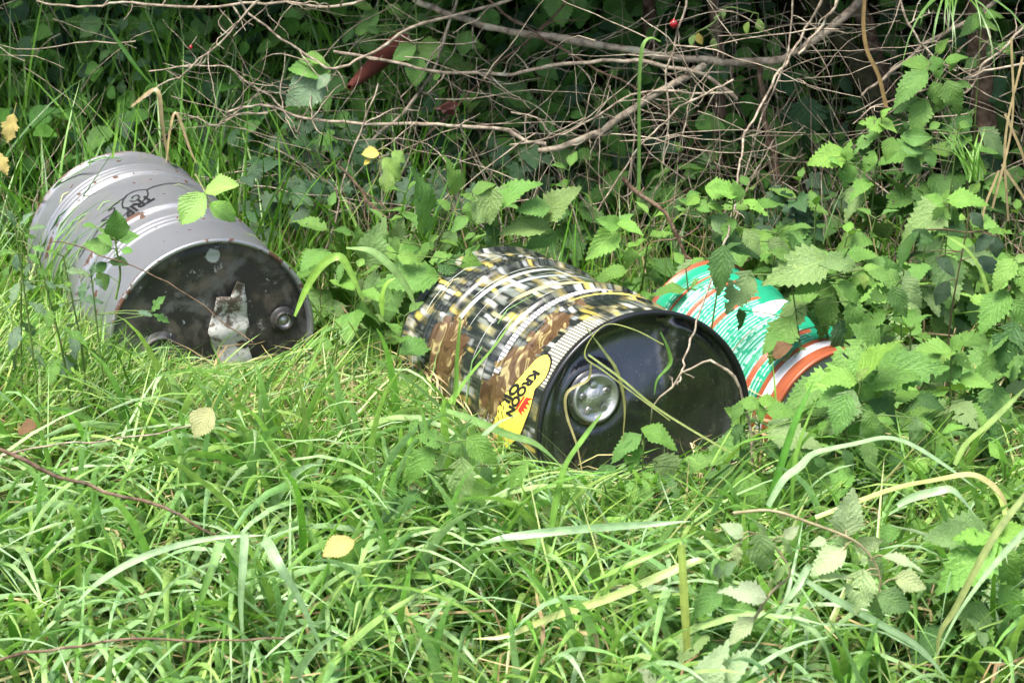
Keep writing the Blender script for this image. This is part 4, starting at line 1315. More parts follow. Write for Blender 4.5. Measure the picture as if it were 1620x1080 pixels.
# auto nettles / weeds filling the bed at right and the hedge foot
def auto_plant(name, label, px, py, Y, n_pairs, size, col, top='bright', meshes=NET, group=None, cat='nettle'):
    T = at(px, py, Y)
    gz = float(ground_z(T[0], Y + .03))
    base = np.array([T[0] + random.uniform(-.05, .05), Y + .04, gz - .01])
    e = empty(name, base, label, cat, group)
    P = catmull([base, base * .45 + T * .55 + np.array([random.uniform(-.02, .02), .01, 0]), T], 16)
    stem_obj(e, P, .0024, .0014, (.10, .16, .04), n=10)
    a0 = random.uniform(0, 3)
    size *= 1.12
    n_pairs += 2
    H = np.linalg.norm(T - base)
    gap = min(.045, H / (n_pairs + .5))
    for i in range(n_pairs):
        f_ = 1 - i * gap / H
        pos = catmull(P, 60)[max(0, min(59, int(f_ * 59)))]
        sz = size * (.38, .62, .85, 1.0, 1.0, .95, .9)[min(i, 6)] * random.uniform(.85, 1.15)
        for s in (0, 1):
            a = a0 + i * math.pi / 2 + s * math.pi + random.gauss(0, .25)
            dr = (.5, .05, -.3, -.5, -.65, -.8, -.9)[min(i, 6)] + random.gauss(0, .15)
            d_ = np.array([math.cos(a) * math.cos(dr), math.sin(a) * math.cos(dr), math.sin(dr)])
            B = pos + d_ * .012
            place_leaf(e, random.choice(YNG if i < 1 else meshes), B, B + d_ * sz, random.gauss(0, .25), top if i < 2 else col, up=np.array([0, -.25, 1.0]))
            stem_obj(e, [pos, B + d_ * sz * .05], .0011, .0009, (.10, .16, .04), 'leaf_stalk', 2, 4)
    for i in range(8 if cat == 'nettle' else 0):
        pos = P[int(random.uniform(.15, .8) * 15)]
        a, dr = random.uniform(0, 6.283), random.uniform(-.9, 0)
        d_ = np.array([math.cos(a) * math.cos(dr), math.sin(a) * math.cos(dr), math.sin(dr)])
        B = pos + d_ * random.uniform(.02, .045)
        sz = size * random.uniform(.7, 1.1)
        place_leaf(e, random.choice(meshes), B, B + d_ * sz, random.gauss(0, .3), random.choice([col, col, 'dark', 'dusty']), up=np.array([0, -.4, 1.0]))
        stem_obj(e, [pos, B + d_ * sz * .05], .0011, .0009, (.10, .16, .04), 'leaf_stalk', 2, 4)
    return e


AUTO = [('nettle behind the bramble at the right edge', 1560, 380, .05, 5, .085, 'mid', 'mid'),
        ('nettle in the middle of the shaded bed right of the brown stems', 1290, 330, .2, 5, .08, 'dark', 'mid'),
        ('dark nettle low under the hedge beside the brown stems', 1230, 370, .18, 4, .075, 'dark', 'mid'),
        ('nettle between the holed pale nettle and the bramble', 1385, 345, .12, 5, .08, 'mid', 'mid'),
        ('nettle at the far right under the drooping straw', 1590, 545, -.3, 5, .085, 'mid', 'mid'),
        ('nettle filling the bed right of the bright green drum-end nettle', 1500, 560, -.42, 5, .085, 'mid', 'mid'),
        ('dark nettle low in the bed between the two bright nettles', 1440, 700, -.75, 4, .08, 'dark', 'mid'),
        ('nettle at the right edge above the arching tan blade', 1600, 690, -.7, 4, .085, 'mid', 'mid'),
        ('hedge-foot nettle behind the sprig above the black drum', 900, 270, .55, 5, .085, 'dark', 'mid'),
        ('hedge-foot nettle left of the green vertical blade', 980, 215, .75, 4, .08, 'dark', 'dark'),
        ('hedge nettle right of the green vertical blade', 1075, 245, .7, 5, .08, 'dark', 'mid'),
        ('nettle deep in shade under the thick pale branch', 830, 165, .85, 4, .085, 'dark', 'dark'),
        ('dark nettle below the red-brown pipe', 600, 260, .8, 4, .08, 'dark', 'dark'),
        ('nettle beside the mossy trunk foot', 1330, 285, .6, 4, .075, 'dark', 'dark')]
AUTO += [('nettle in the gap behind the straight pale stick', 520, 335, .18, 5, .08, 'mid', 'mid'),
         ('nettle low between the drums, behind the bright arched blade', 565, 430, -.05, 4, .08, 'mid', 'bright'),
         ('nettle between the drums, behind the pale arched blade', 610, 355, .10, 5, .085, 'mid', 'mid'),
         ('nettle under the creeper with yellowing leaves', 640, 305, .28, 5, .08, 'mid', 'mid'),
         ('low nettle at the rear left rim of the black drum', 640, 500, -.28, 4, .08, 'mid', 'mid'),
         ('nettle beside the right side of the grey drum', 535, 520, -.30, 3, .07, 'mid', 'mid'),
         ('nettle leaning over the back rim of the black drum', 735, 395, .02, 4, .085, 'dusty', 'bright'),
         ('nettle behind the greyish broad leaved one, top of the black drum', 830, 335, .22, 5, .085, 'mid', 'mid'),
         ('nettle right of the fresh sprig over the black drum', 1030, 345, .15, 5, .08, 'mid', 'bright'),
         ('nettle at the upper left end of the green drum', 1085, 425, -.12, 4, .075, 'mid', 'mid'),
         ('nettle between the long whip and the brown upright stem', 1185, 300, .32, 5, .08, 'mid', 'mid'),
         ('nettle at the left side of the dark hedge gap', 1265, 290, .38, 4, .08, 'mid', 'mid'),
         ('nettle above the large spreading one, centre of the bed', 1340, 375, .06, 5, .09, 'mid', 'bright'),
         ('nettle right of the two broad leaves, mid bed', 1430, 430, -.12, 5, .09, 'mid', 'bright'),
         ('nettle just left of the dark bramble', 1465, 385, .0, 5, .085, 'dusty', 'mid'),
         ('nettle below the spiky grass tuft', 1530, 315, .16, 5, .085, 'mid', 'bright'),
         ('nettle at the right edge behind the straw bundle', 1610, 340, .12, 5, .085, 'mid', 'mid'),
         ('nettle at the right edge below the dark bramble', 1580, 465, -.25, 5, .09, 'mid', 'bright'),
         ('nettle over the front rim of the green drum', 1395, 560, -.58, 5, .085, 'mid', 'bright'),
         ('dense nettle right of the green drum front', 1440, 520, -.42, 5, .09, 'mid', 'mid'),
         ('nettle in the bed left of the bright slanting blade', 1545, 620, -.55, 5, .09, 'mid', 'bright'),
         ('nettle hiding the lower front of the green drum', 1345, 655, -.78, 4, .09, 'mid', 'bright'),
         ('nettle low beside the upright bright blades', 1300, 690, -.84, 4, .085, 'dusty', 'mid'),
         ('nettle behind the bend of the blue-green arch', 1480, 690, -.82, 4, .09, 'mid', 'bright'),
         ('nettle at the right edge above the tan-green blade', 1590, 735, -.95, 4, .09, 'mid', 'bright'),
         ('nettle below the tan-edged arch at lower right', 1440, 800, -1.05, 4, .08, 'dusty', 'mid'),
         ('nettle at the lower right edge behind the bright crown', 1600, 860, -1.15, 4, .085, 'mid', 'mid'),
         ('nettle in shade under the pale far right branch', 1520, 210, .6, 5, .085, 'dark', 'mid'),
         ('nettle in the hedge behind the hooked tall blade', 960, 130, 1.0, 5, .09, 'dark', 'mid'),
         ('nettle high in the hedge left of the thick branch', 760, 90, 1.1, 5, .09, 'dark', 'mid'),
         ('nettle in the hedge above the ivy at left of middle', 480, 150, 1.0, 5, .085, 'dark', 'dark'),
         ('nettle at the back of the tall grass at upper left', 330, 60, 1.15, 5, .085, 'dark', 'dark')]
AUTO += [('nettle low in front of the green drum band', 1325, 618, -.66, 3, .075, 'mid', 'bright')]
for lb, px, py, Y, npair, sz, c1, c2 in [
        ('grey-green lobed weed against the lower side of the grey drum', 100, 405, -.50, 3, .045, 'bluepale', 'mid'),
        ('grey-green weed at the left edge below the grey drum rim', 35, 365, -.45, 4, .045, 'bluepale', 'mid'),
        ('second lobed weed in front of the grey drum side', 62, 410, -.55, 3, .045, 'mid', 'bluepale')]:
    auto_plant('weed', lb, px, py, Y, npair, sz, c1, c2, meshes=LOB, group='weeds beside the grey drum', cat='weed')
for lb, px, py, Y, npair, sz, c1, c2 in AUTO:
    auto_plant('nettle', lb, px, py, Y, npair, sz, c1, c2, group=NG)


# ivy and shade plants in the hedge
def ivy_patch(label, cx, cy, rx, ry, Y, n, col='blue', size=(.035, .065)):
    c = at(cx, cy, Y)
    base = np.array([c[0], Y + .1, float(ground_z(c[0], Y + .1))])
    e = empty('ivy', base, label, 'ivy', 'ivy in the hedge bottom')
    P = [base]
    for i in range(n):
        a, r = random.uniform(0, 6.28), math.sqrt(random.random())
        yy = Y + random.uniform(-.12, .16)
        p = at(cx + rx * r * math.cos(a), cy + ry * r * math.sin(a), yy)
        p[2] = max(p[2], float(ground_z(p[0], p[1])) + .02)
        if i % 5 == 0: P.append(p)
        d_ = nrm(np.array([random.gauss(0, .6), -.6 + random.gauss(0, .3), -.5 + random.gauss(0, .35)]))
        s = random.uniform(*size)
        place_leaf(e, random.choice(IVY), p, p + d_ * s, random.gauss(0, .4), col if random.random() < .8 else 'deep', up=nrm(np.array([random.gauss(0, .25), -.75, .6])))
    stem_obj(e, np.array(P), .002, .001, (.06, .04, .03), 'vine', n=40, sides=5)
    return e


for a in [('dark blue-green ivy behind the grey drum, right of its upper edge', 440, 300, 75, 60, .55, 34),
          ('glossy ivy between the forked twig and the creeper', 560, 270, 70, 60, .62, 34),
          ('ivy low behind the leggy nettle', 690, 300, 60, 40, .6, 24),
          ('dark ivy under the left end of the long bare branch', 500, 210, 60, 40, .8, 22),
          ('ivy in shade beside the brown thicket in the hedge middle', 800, 260, 60, 45, .8, 26),
          ('ivy below the mossy trunk', 1290, 300, 60, 35, .75, 20),
          ('ivy by the dark hedge gap above the nettle bed', 1230, 330, 55, 35, .5, 18)]:
    ivy_patch(*a)
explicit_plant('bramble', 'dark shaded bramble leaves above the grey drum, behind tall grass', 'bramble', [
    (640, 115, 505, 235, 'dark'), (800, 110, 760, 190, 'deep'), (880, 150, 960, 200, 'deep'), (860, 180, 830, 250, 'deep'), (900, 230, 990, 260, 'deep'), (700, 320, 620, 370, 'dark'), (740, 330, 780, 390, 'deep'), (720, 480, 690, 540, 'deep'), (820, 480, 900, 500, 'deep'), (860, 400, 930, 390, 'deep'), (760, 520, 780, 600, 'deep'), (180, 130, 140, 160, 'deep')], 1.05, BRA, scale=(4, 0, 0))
explicit_plant('bramble', 'green bramble leaves at the top edge left of the thick branch', 'bramble', [
    (600, 20, 570, 40, 'mid'), (590, 15, 560, 5, 'mid'), (610, 10, 640, 20, 'mid'), (640, 30, 690, 40, 'dark'), (720, 60, 760, 70, 'mid'), (740, 50, 730, 90, 'mid'), (560, 45, 540, 65, 'dark')], .95, BRA)
explicit_plant('bramble', 'large dark green leaf hanging at the top edge in the middle', 'bramble', [
    (880, -20, 890, 42, 'mid', .1), (885, -15, 930, 10, 'dark'), (800, 150, 850, 160, 'mid'), (830, 130, 800, 170, 'dark'), (760, 160, 740, 180, 'mid'), (880, 205, 920, 230, 'dark'), (930, 175, 960, 205, 'deep')], .92, BRA)
explicit_plant('hop_shoot', 'withered pale yellow-green leaves on a twig near the red rosehip', 'hedge shoot', [
    (1100, 55, 1092, 75, 'dusty', .6), (1130, 60, 1128, 82, 'dusty', .7), (1105, 52, 1110, 72, 'yellow', .9), (1148, 15, 1140, 30, 'dusty', .5), (1185, 35, 1180, 55, 'lime', .7), (1200, 30, 1205, 52, 'lime', .5), (1140, 25, 1128, 30, 'dusty')], .62, BRA, stem=[(1110, 48), (1130, 35), (1150, 12), (1200, 22)], base=at(1110, 48, .62), dyt=.1)


# ------------------------------------------------------------------ branches
def kink(P, amt):
    n = len(P)
    g_ = rng.normal(0, 1, (n, 3)) * amt
    g_[0] = 0
    return P + (g_ + np.roll(g_, 1, 0)) * .5


def branch(label, pts, Y, r0, r1, mat='bark_pale', twigs=5, tl=(.05, .14), name='branch', cat='branch', thorns=8, base=None):
    """pts: photo polyline (x,y[,dY]); r0/r1 radius in metres along it"""
    W = np.array([at(q[0], q[1], Y + (q[2] if len(q) > 2 else 0)) for q in pts])
    n = max(14, int(np.linalg.norm(np.diff(W, axis=0), axis=1).sum() / .022))
    P = kink(catmull(W, n), .0034)
    R = np.linspace(r0, r1, n) * (1 + .12 * np.maximum(0, rng.normal(0, 1, n)))
    e = empty(name, W[0] if base is None else base, label, cat, 'bare branches of the hedge')
    v, f = tube(P, R, 7)
    link('wood', mesh_np('wood', v, f), M[mat], e)
    T = np.gradient(P, axis=0)
    tl_all = []
    for i in range(int(twigs * 1.7)):
        j = int(rng.uniform(.1, .95) * (n - 1))
        d_ = nrm(nrm(T[j]) * rng.uniform(.2, .9) + np.array([rng.normal(0, .7), rng.normal(0, .45), rng.normal(0, .7)]))
        ln = rng.uniform(*tl)
        m = 7
        q = [P[j]]
        dd = d_
        for s in range(m):
            dd = nrm(dd + rng.normal(0, .22, 3))
            q.append(q[-1] + dd * ln / m)
        q = np.array(q)
        rr = min(R[j] * .6, .0022)
        v, f = tube(q, np.linspace(rr, .0005, len(q)), 5)
        link('twig', mesh_np('twig', v, f), M[mat], e)
        tl_all.append(q)
    # thorns: too small to pick apart, one part
    if thorns:
        pts_, fs = [], []
        src = [P] + tl_all
        for i in range(thorns):
            q = src[rng.integers(len(src))]
            j = rng.integers(1, len(q) - 1)
            t_ = nrm(q[j] - q[j - 1])
            d_ = nrm(np.cross(t_, rng.normal(0, 1, 3)))
            L_ = rng.uniform(.005, .013)
            w_ = np.cross(t_, d_)
            b0 = len(pts_)
            pts_ += [q[j] + t_ * .0016, q[j] - t_ * .0008 + w_ * .0012, q[j] - t_ * .0008 - w_ * .0012, q[j] + d_ * L_]
            fs += [(b0, b0 + 1, b0 + 3), (b0 + 1, b0 + 2, b0 + 3), (b0 + 2, b0, b0 + 3)]
        tag(link('thorns', mesh_np('thorns', pts_, np.array(fs)), M[mat], e, smooth=False), kind='stuff')
    return e


branch('thick pale branch running across the top middle and rising to the right', [(600, -40, .1), (650, -5, .08), (690, 15), (740, 33), (810, 52), (975, 76), (1050, 90), (1130, 97), (1200, 99), (1240, 92), (1280, 68), (1330, 32), (1380, -20, .1)], .78, .0065, .009, twigs=14, thorns=20)
branch('slim pale branch running just below the thick top branch', [(527, 82), (600, 95), (675, 110), (760, 116), (810, 118), (870, 106), (950, 97), (1020, 98), (1080, 108), (1130, 130), (1165, 160)], .66, .0032, .0045, twigs=7, thorns=12)
branch('long bare branch crossing the hedge middle, thickening to the right', [(360, 178), (395, 166), (425, 167), (480, 185), (530, 194), (650, 195), (725, 200), (810, 212), (865, 230)], .55, .0022, .0042, twigs=9, thorns=14)
branch('stout broken pale bough below the long bare branch', [(850, 240), (890, 230), (935, 215), (965, 195), (1005, 168), (1055, 138), (1110, 105, .1)], .62, .0058, .008, twigs=5)
branch('forked twig with a V joint at upper left of middle', [(375, -10), (390, 22), (430, 50), (470, 76), (505, 98), (527, 108), (560, 97), (590, 82), (640, 50), (700, 28), (780, 10), (860, -20)], .60, .0022, .0036, twigs=5)
branch('lichen crusted branch along the top left edge', [(58, 2), (105, 10), (160, 8), (205, 3), (290, 11), (375, 8), (440, 4), (520, 12), (600, -10)], .62, .002, .0032, twigs=9, tl=(.04, .1), thorns=14)
branch('thin twig slanting down to the left above the grey drum', [(420, -10), (395, 15), (345, 70), (300, 105), (250, 140), (208, 170)], .5, .0026, .0012, twigs=5)
branch('arched twig joining the long bare branch at left', [(235, 114), (280, 106), (320, 103), (355, 108), (382, 122), (425, 150), (448, 172)], .54, .0012, .0022, twigs=4)
branch('zigzag thin twig under the arched twig', [(280, 178), (315, 188), (350, 194), (380, 184), (425, 176)], .54, .001, .0014, twigs=3, thorns=4)
branch('long pale whip hanging down in front of the black drum', [(1305, -15, 0), (1275, 50, 0), (1240, 100, -.05), (1200, 175, -.12), (1177, 225, -.2), (1165, 290, -.35), (1158, 345, -.55), (1140, 400, -.8), (1120, 460, -1.0), (1098, 530, -1.25), (1078, 590, -1.34), (1071, 608, -1.36)], .58, .0028, .0014, twigs=6, tl=(.02, .05), thorns=10)
branch('upright slender pale twig crossing the thick branch', [(1090, -15), (1083, 20), (1068, 70), (1058, 100), (1056, 160), (1055, 225), (1050, 255)], .56, .0026, .0016, twigs=4)
branch('close pinkish forked twig at the top right of middle', [(1330, -15), (1312, 20), (1298, 42), (1283, 62), (1266, 84)], .30, .0032, .0026, twigs=2, tl=(.025, .05), thorns=3)
branch('bare stem reaching in from the right edge', [(1350, 196), (1375, 175), (1400, 163), (1460, 145), (1530, 122), (1580, 108), (1640, 98)], .44, .0014, .0026, twigs=5)
branch('thorny twig hanging down from the top right', [(1420, -12), (1432, 25), (1440, 50), (1462, 75), (1485, 100), (1512, 116)], .46, .0026, .0018, twigs=4, thorns=10)
branch('grey branch rising to the top right corner', [(1362, 150), (1400, 122), (1440, 92), (1480, 60), (1530, 30), (1600, -15)], .72, .0028, .005, twigs=6)
branch('pale branch with a bend at the far right', [(1500, 160), (1545, 130), (1555, 100), (1590, 70), (1640, 30)], .5, .002, .003, twigs=5)
branch('brown twig leaning from top middle toward the rosehip', [(760, -10), (800, 20), (860, 60), (920, 95), (990, 130), (1050, 175), (1090, 205), (1120, 240), (1160, 320)], .72, .003, .0018, mat='bark_brown', twigs=6)
branch('brown twig crossing behind the thick branch', [(650, 240), (700, 190), (740, 150), (790, 100), (850, 50), (900, 0)], .85, .003, .0022, mat='bark_brown', twigs=6)
branch('pale diagonal twig behind the pipe', [(560, 250), (600, 215), (645, 175), (680, 120), (700, 70), (718, 20), (730, -20)], .74, .0036, .003, twigs=5)
branch('thin pale twig rising steeply right of the stout bough', [(1160, 330), (1185, 260), (1205, 190), (1235, 120), (1250, 60), (1255, -10)], .5, .0018, .002, twigs=5)
branch('bent twig dipping below the slim branch in the middle', [(810, 180), (850, 190), (880, 215), (930, 190), (1000, 150), (1080, 145), (1160, 150)], .60, .0016, .0026, twigs=6)
branch('dark brown stem leaning left behind the leggy nettle', [(535, 262), (560, 295), (590, 325), (610, 350), (618, 400)], .32, .0024, .004, mat='bark_brown', twigs=4)
branch('dark brown stem between the sprig and the brown thicket', [(985, 280), (1010, 305), (1040, 325), (1060, 345), (1085, 420), (1105, 500)], .1, .0045, .0035, mat='bark_brown', twigs=3)
branch('upright brown stem left of the dark hedge gap', [(1255, 360), (1245, 320), (1225, 260), (1212, 200), (1205, 140), (1200, 100)], .80, .0075, .006, mat='bark_brown', twigs=3)
branch('straight pale stick leaning behind the leggy nettle', [(505, 420), (520, 380), (535, 320), (550, 260), (575, 200), (600, 130)], .45, .0022, .0016, twigs=3)
branch('thin curved pale stem rising from the brown thicket', [(870, 500), (950, 330), (1000, 250), (1050, 190), (1110, 150), (1160, 130)], .55, .0016, .0024, twigs=7)
branch('reddish bent twig arching in front of the black drum end', [(1031, 676, .06), (1038, 639), (1060, 612), (1085, 590), (1116, 574), (1146, 582), (1172, 617), (1185, 670), (1193, 740), (1196, 830)], -.80, .0012, .0026, mat='bark_pale', twigs=1, tl=(.02, .04), thorns=3)
branch('long brown stem lying across the grass at lower left', [(-30, 702), (60, 735), (130, 765), (210, 788), (290, 815), (345, 848)], -1.32, .0028, .0018, mat='bark_brown', twigs=0, thorns=0, cat='stem', name='fallen_stalk')
branch('long thin brown twig lying at the bottom left corner', [(-20, 1048), (60, 1028), (110, 1016), (200, 1012), (300, 1014), (370, 1012), (450, 1010)], -1.55, .002, .0012, mat='bark_brown', twigs=0, thorns=0, cat='stem', name='fallen_stalk')
branch('straw coloured stalk lying in the grass left of the yellow leaf', [(0, 722), (80, 705), (150, 695), (220, 686), (300, 676)], -1.12, .0014, .001, mat='bark_pale', twigs=0, thorns=0, cat='stem', name='fallen_stalk')
branch('thin brown stem lying across the grey drum end', [(85, 380, .1), (140, 395), (200, 415), (260, 445), (330, 490), (400, 540)], -.66, .0010, .0010, mat='bark_brown', twigs=0, thorns=0, cat='stem', name='fallen_stalk')


def trunk(label, pts, Y, r0, r1, mat='bark_moss'):
    W = np.array([at(q[0], q[1], Y + (q[2] if len(q) > 2 else 0)) for q in pts])
    n = 30
    P = kink(catmull(W, n), .004)
    v, f = tube(P, np.linspace(r0, r1, n) * (1 + .08 * rng.normal(0, 1, n)), 12)
    e = empty('hedge_tree', W[0], label, 'trunk')
    link('trunk', mesh_np('trunk', v, f), M[mat], e)
    return e


trunk('leaning mossy dark trunk in the shadow of the hedge at right', [(1420, 260), (1385, 160), (1350, 90), (1318, 40), (1290, -20), (1260, -120)], 1.05, .028, .022)
trunk('dark brown trunk behind the top right nettles', [(1450, 330), (1420, 200), (1395, 120), (1372, 50), (1350, -40)], 1.2, .022, .018, 'bark_brown')
trunk('dark trunk in the right corner behind dry stems', [(1570, 330), (1560, 230), (1550, 120), (1545, -20)], 1.0, .03, .024, 'bark_brown')
trunk('bundle stem in the middle of the brown thicket', [(1140, 330), (1145, 250), (1140, 170), (1135, 60), (1130, -40)], 1.1, .016, .013, 'bark_brown')
trunk('thin shaded trunk at the top of the hedge middle', [(1020, 260), (1035, 150), (1030, 60), (1020, -40)], 1.35, .02, .016, 'bark_brown')

# rosehips
def rosehip(label, px, py, Y, r):
    c = at(px, py, Y)
    v, f = lathe([(-r * 1.15, .0003), (-r, r * .45), (-r * .5, r * .88), (0, r), (r * .5, r * .9), (r * .9, r * .5), (r * 1.05, r * .22), (r * 1.25, r * .25), (r * 1.25, .0003)], 20)
    e = empty('rosehip', c, label, 'berry')
    o = link('berry', mesh_np('berry', v + c, f[:, ::-1]), M['hip'], e)
    s = tube(catmull([c + np.array([0, 0, r]), c + np.array([.006, .004, r * 3]), c + np.array([.012, .01, r * 5])], 6), .0007, 5)
    link('stalk', mesh_np('stalk', *s), M['bark_pale'], e)


M['hip'] = paint('rosehip_skin', (.24, .010, .016), .25)
rosehip('round red rosehip hanging beside the upright twig near the top edge', 1066, 38, .55, .0085)
rosehip('tiny dark red rosehip on the twig above the grey drum', 302, 75, .52, .004)

# red-brown pipe and shard in the hedge
k = NT('red_brown_glaze')
co = k.obj()
k.base(k.mix(k.noise(co, 25, 4), (.085, .022, .016), (.15, .045, .032)), .5)
k.bump(k.noise(co, 60, 3), .3, .002)
M['redbrown'] = k.m
A, B_ = at(553, 138, .72), at(628, 72, .92)
P = catmull([A, A * .6 + B_ * .4, B_], 14)
e = empty('broken_pipe', A, 'dull red-brown tapered pipe sticking out of the hedge', 'pipe')
v, f = tube(P, np.interp(np.linspace(0, 1, 14), [0, .15, .5, .8, 1], [.007, .010, .017, .021, .024]), 16)
link('pipe', mesh_np('pipe', v, f), M['redbrown'], e)
v, f = tube([P[0] + (P[0] - P[1]) * .02, P[0]], [.0045, .0072], 16)
link('pipe_mouth', mesh_np('pipe_mouth', v, f), M['redbrown'], e)
v, f = tube([P[-1], P[-1] + (P[-1] - P[-2]) * .6], [.030, .030], 16)
link('collar', mesh_np('collar', v, f), M['redbrown'], e)
S0 = at(708, 172, .85)
bm = bmesh.new()
bmesh.ops.create_icosphere(bm, subdivisions=2, radius=1)
for vv in bm.verts: vv.co = Vector(S0) + Vector((vv.co.x * .026, vv.co.y * .012, vv.co.z * .014)) * (1 + .35 * math.sin(vv.co.x * 5 + vv.co.z * 7))
me = bpy.data.meshes.new('red_shard')
bm.to_mesh(me)
bm.free()
o = link('red_shard', me, M['redbrown'], smooth=False)
tag(o, 'red-brown broken shard right of the pipe in the hedge', 'shard')


# fallen leaves
def fallen(label, px, py, tx, ty, Y, col, roll=.1):
    B0 = at(px, py, Y)
    T0 = at(tx, ty, Y - .02)
    e = empty('fallen_leaf', B0, label, 'leaf', 'fallen leaves')
    place_leaf(e, LOB[0] if 'maple' in label else BRA[0], B0, T0, roll, col, 1.25, name='blade')
    stem_obj(e, [B0, B0 + (B0 - T0) * .3 + np.array([0, 0, .005])], .0008, .0006, (.3, .25, .08), 'leaf_stalk', 4, 4)


LC['palelime'] = (.32, .36, .15)
LC['brown'] = (.16, .09, .045)
LC['gold'] = (.44, .37, .14)
fallen('pale yellow round leaf lying on the grass left of the middle', 335, 645, 305, 690, -1.0, 'palelime')
fallen('yellow leaf half sunk in the grass below the middle', 560, 855, 510, 875, -1.4, 'gold')
fallen('yellow maple leaf at the left edge above the grass', 22, 180, 8, 225, .35, 'gold')
fallen('pale yellow maple leaf low at the left edge', -5, 240, 12, 275, .3, 'gold')
fallen('small brown leaf in the straw at left', 30, 680, 55, 672, -.95, 'brown')
fallen('brown dead leaf resting on the green drum', 1222, 562, 1250, 545, -.52, 'brown')
fallen('small brown leaf on top of the black drum', 863, 458, 880, 452, -.32, 'brown')
fallen('orange leaf scrap on the black drum side', 905, 486, 930, 487, -.48, 'brown', .6)


# ------------------------------------------------------------------ single grass blades that stand out
def blade(label, pts, Y, wpx, c0, c1=None, taper='tip', roll=0.0, name='grass_strand', cat='grass blade'):
    """one broad blade through photo points; wpx = width in photo pixels"""
    if Y < -.9: Y -= .2
    W = np.array([at(q[0], q[1], Y + (q[2] if len(q) > 2 else 0)) for q in pts])
    n = max(16, len(pts) * 6)
    P = catmull(W, n)
    T = np.gradient(P, axis=0)
    T /= np.linalg.norm(T, axis=1)[:, None]
    vd = CAM - P
    vd /= np.linalg.norm(vd, axis=1)[:, None]
    nn = vd * .7 + np.array([0, 0, .7])
    S = np.cross(T, nn)
    S /= np.linalg.norm(S, axis=1)[:, None]
    B2 = np.cross(S, T)
    tt = np.linspace(0, 1, n)
    ph = roll + .55 * np.sin(tt * 4 + len(label))
    S2 = S * np.cos(ph)[:, None] + B2 * np.sin(ph)[:, None]
    N2 = np.cross(S2, T)
    w = wpx * (W[0][1] - CAM[1]) / FPX * .5
    if taper == 'tip': pr = np.minimum(1, .5 + 2 * tt) * (1 - tt ** 4)
    elif taper == 'both': pr = np.sin(np.pi * np.clip(tt, .02, .98)) ** .4
    else: pr = np.ones(n)
    hw = w * pr + .0003
    V = np.stack([P - S2 * hw[:, None], P - S2 * (hw * .5)[:, None] - N2 * (hw * .09)[:, None], P - N2 * (hw * .15)[:, None], P + S2 * (hw * .5)[:, None] - N2 * (hw * .09)[:, None], P + S2 * hw[:, None]], 1).reshape(-1, 3)
    I_ = np.arange(n * 5).reshape(n, 5)
    F = np.stack([I_[:-1, :-1], I_[:-1, 1:], I_[1:, 1:], I_[1:, :-1]], -1).reshape(-1, 4)
    c0 = np.array(c0)
    c1 = c0 * .9 if c1 is None else np.array(c1)
    C = np.repeat((c0 * (1 - tt[:, None]) + c1 * tt[:, None])[:, None], 5, 1)
    C[:, 2] *= 1.15
    o = link(name, mesh_np(name, V - P[0], F, C.reshape(-1, 3)), M['grass'])
    o.location = P[0]
    return tag(o, label, cat, 'standout grass blades')


BG, GR, YG, TAN = (.30, .44, .24), (.20, .38, .07), (.40, .46, .16), (.48, .40, .20)
blade('blue-green blade arching high in front of the nettle bed', [(1215, 800), (1240, 758), (1265, 738), (1290, 716), (1350, 702), (1400, 692), (1440, 702), (1490, 732), (1545, 772)], -1.0, 17, BG)
blade('tan-edged blade arching below the blue-green one at lower right', [(1290, 818), (1361, 791), (1422, 770), (1483, 758), (1534, 750), (1565, 763), (1585, 785), (1596, 808)], -1.08, 16, YG, TAN)
blade('bent blue-green blade with a sharp fold at lower right', [(1420, 800), (1443, 787), (1475, 778), (1504, 774), (1524, 791), (1548, 822)], -1.12, 14, BG)
blade('long pale yellow-green blade slanting across the bottom middle', [(1116, 894), (1105, 886), (1050, 908), (967, 944), (883, 972), (800, 1005), (748, 1010)], -1.24, 15, (.26, .40, .12), (.42, .42, .16))
blade('upright yellow flat stalk at the bottom, right of the slanting pale blade', [(1090, 1090), (1086, 1010), (1082, 940), (1078, 862)], -1.25, 14, (.42, .42, .12), (.30, .40, .10), 'none')
blade('pale straight blade pointing right in the middle foreground', [(760, 860), (800, 850), (880, 840), (967, 833), (1040, 828), (1094, 824)], -1.08, 14, (.20, .33, .16))
blade('green blade below the straight pale one', [(930, 922), (980, 900), (1040, 872), (1106, 838)], -1.14, 11, GR)
blade('broad bluish blade falling to the bottom edge, left of middle', [(398, 930, .2), (406, 872, .1), (420, 856, .05), (440, 890), (470, 940), (500, 1005), (532, 1075)], -1.22, 18, BG)
blade('arched pale blade reaching right at lower left', [(120, 955), (150, 925), (200, 893), (260, 868), (340, 850), (420, 846)], -1.2, 12, BG)
blade('vertical broad bluish blade at lower left of middle', [(372, 910, .2), (380, 856, .1), (387, 844, .03), (384, 900), (381, 960), (388, 1065)], -1.24, 14, BG)
blade('bluish blade leaning left beside the vertical one', [(372, 920, .2), (362, 868, .1), (350, 856, .03), (335, 900), (318, 950), (292, 1060)], -1.23, 15, BG, GR)
blade('bright arched blade between the drums, left one', [(466, 500), (487, 452), (512, 417), (537, 406), (553, 428), (575, 475)], -.62, 13, (.24, .42, .07), taper='both')
blade('pale arched blade between the drums, right one', [(548, 392), (587, 397), (620, 423), (645, 457), (659, 490)], -.60, 13, (.22, .36, .12))
blade('short bright blade bent beside the pale arched one', [(605, 500), (604, 470), (612, 448), (625, 440)], -.62, 10, (.24, .42, .07))
blade('slanting green blade lying across the printed side of the black drum', [(683, 671), (717, 629), (743, 593), (781, 549), (812, 505)], -.78, 9, GR)
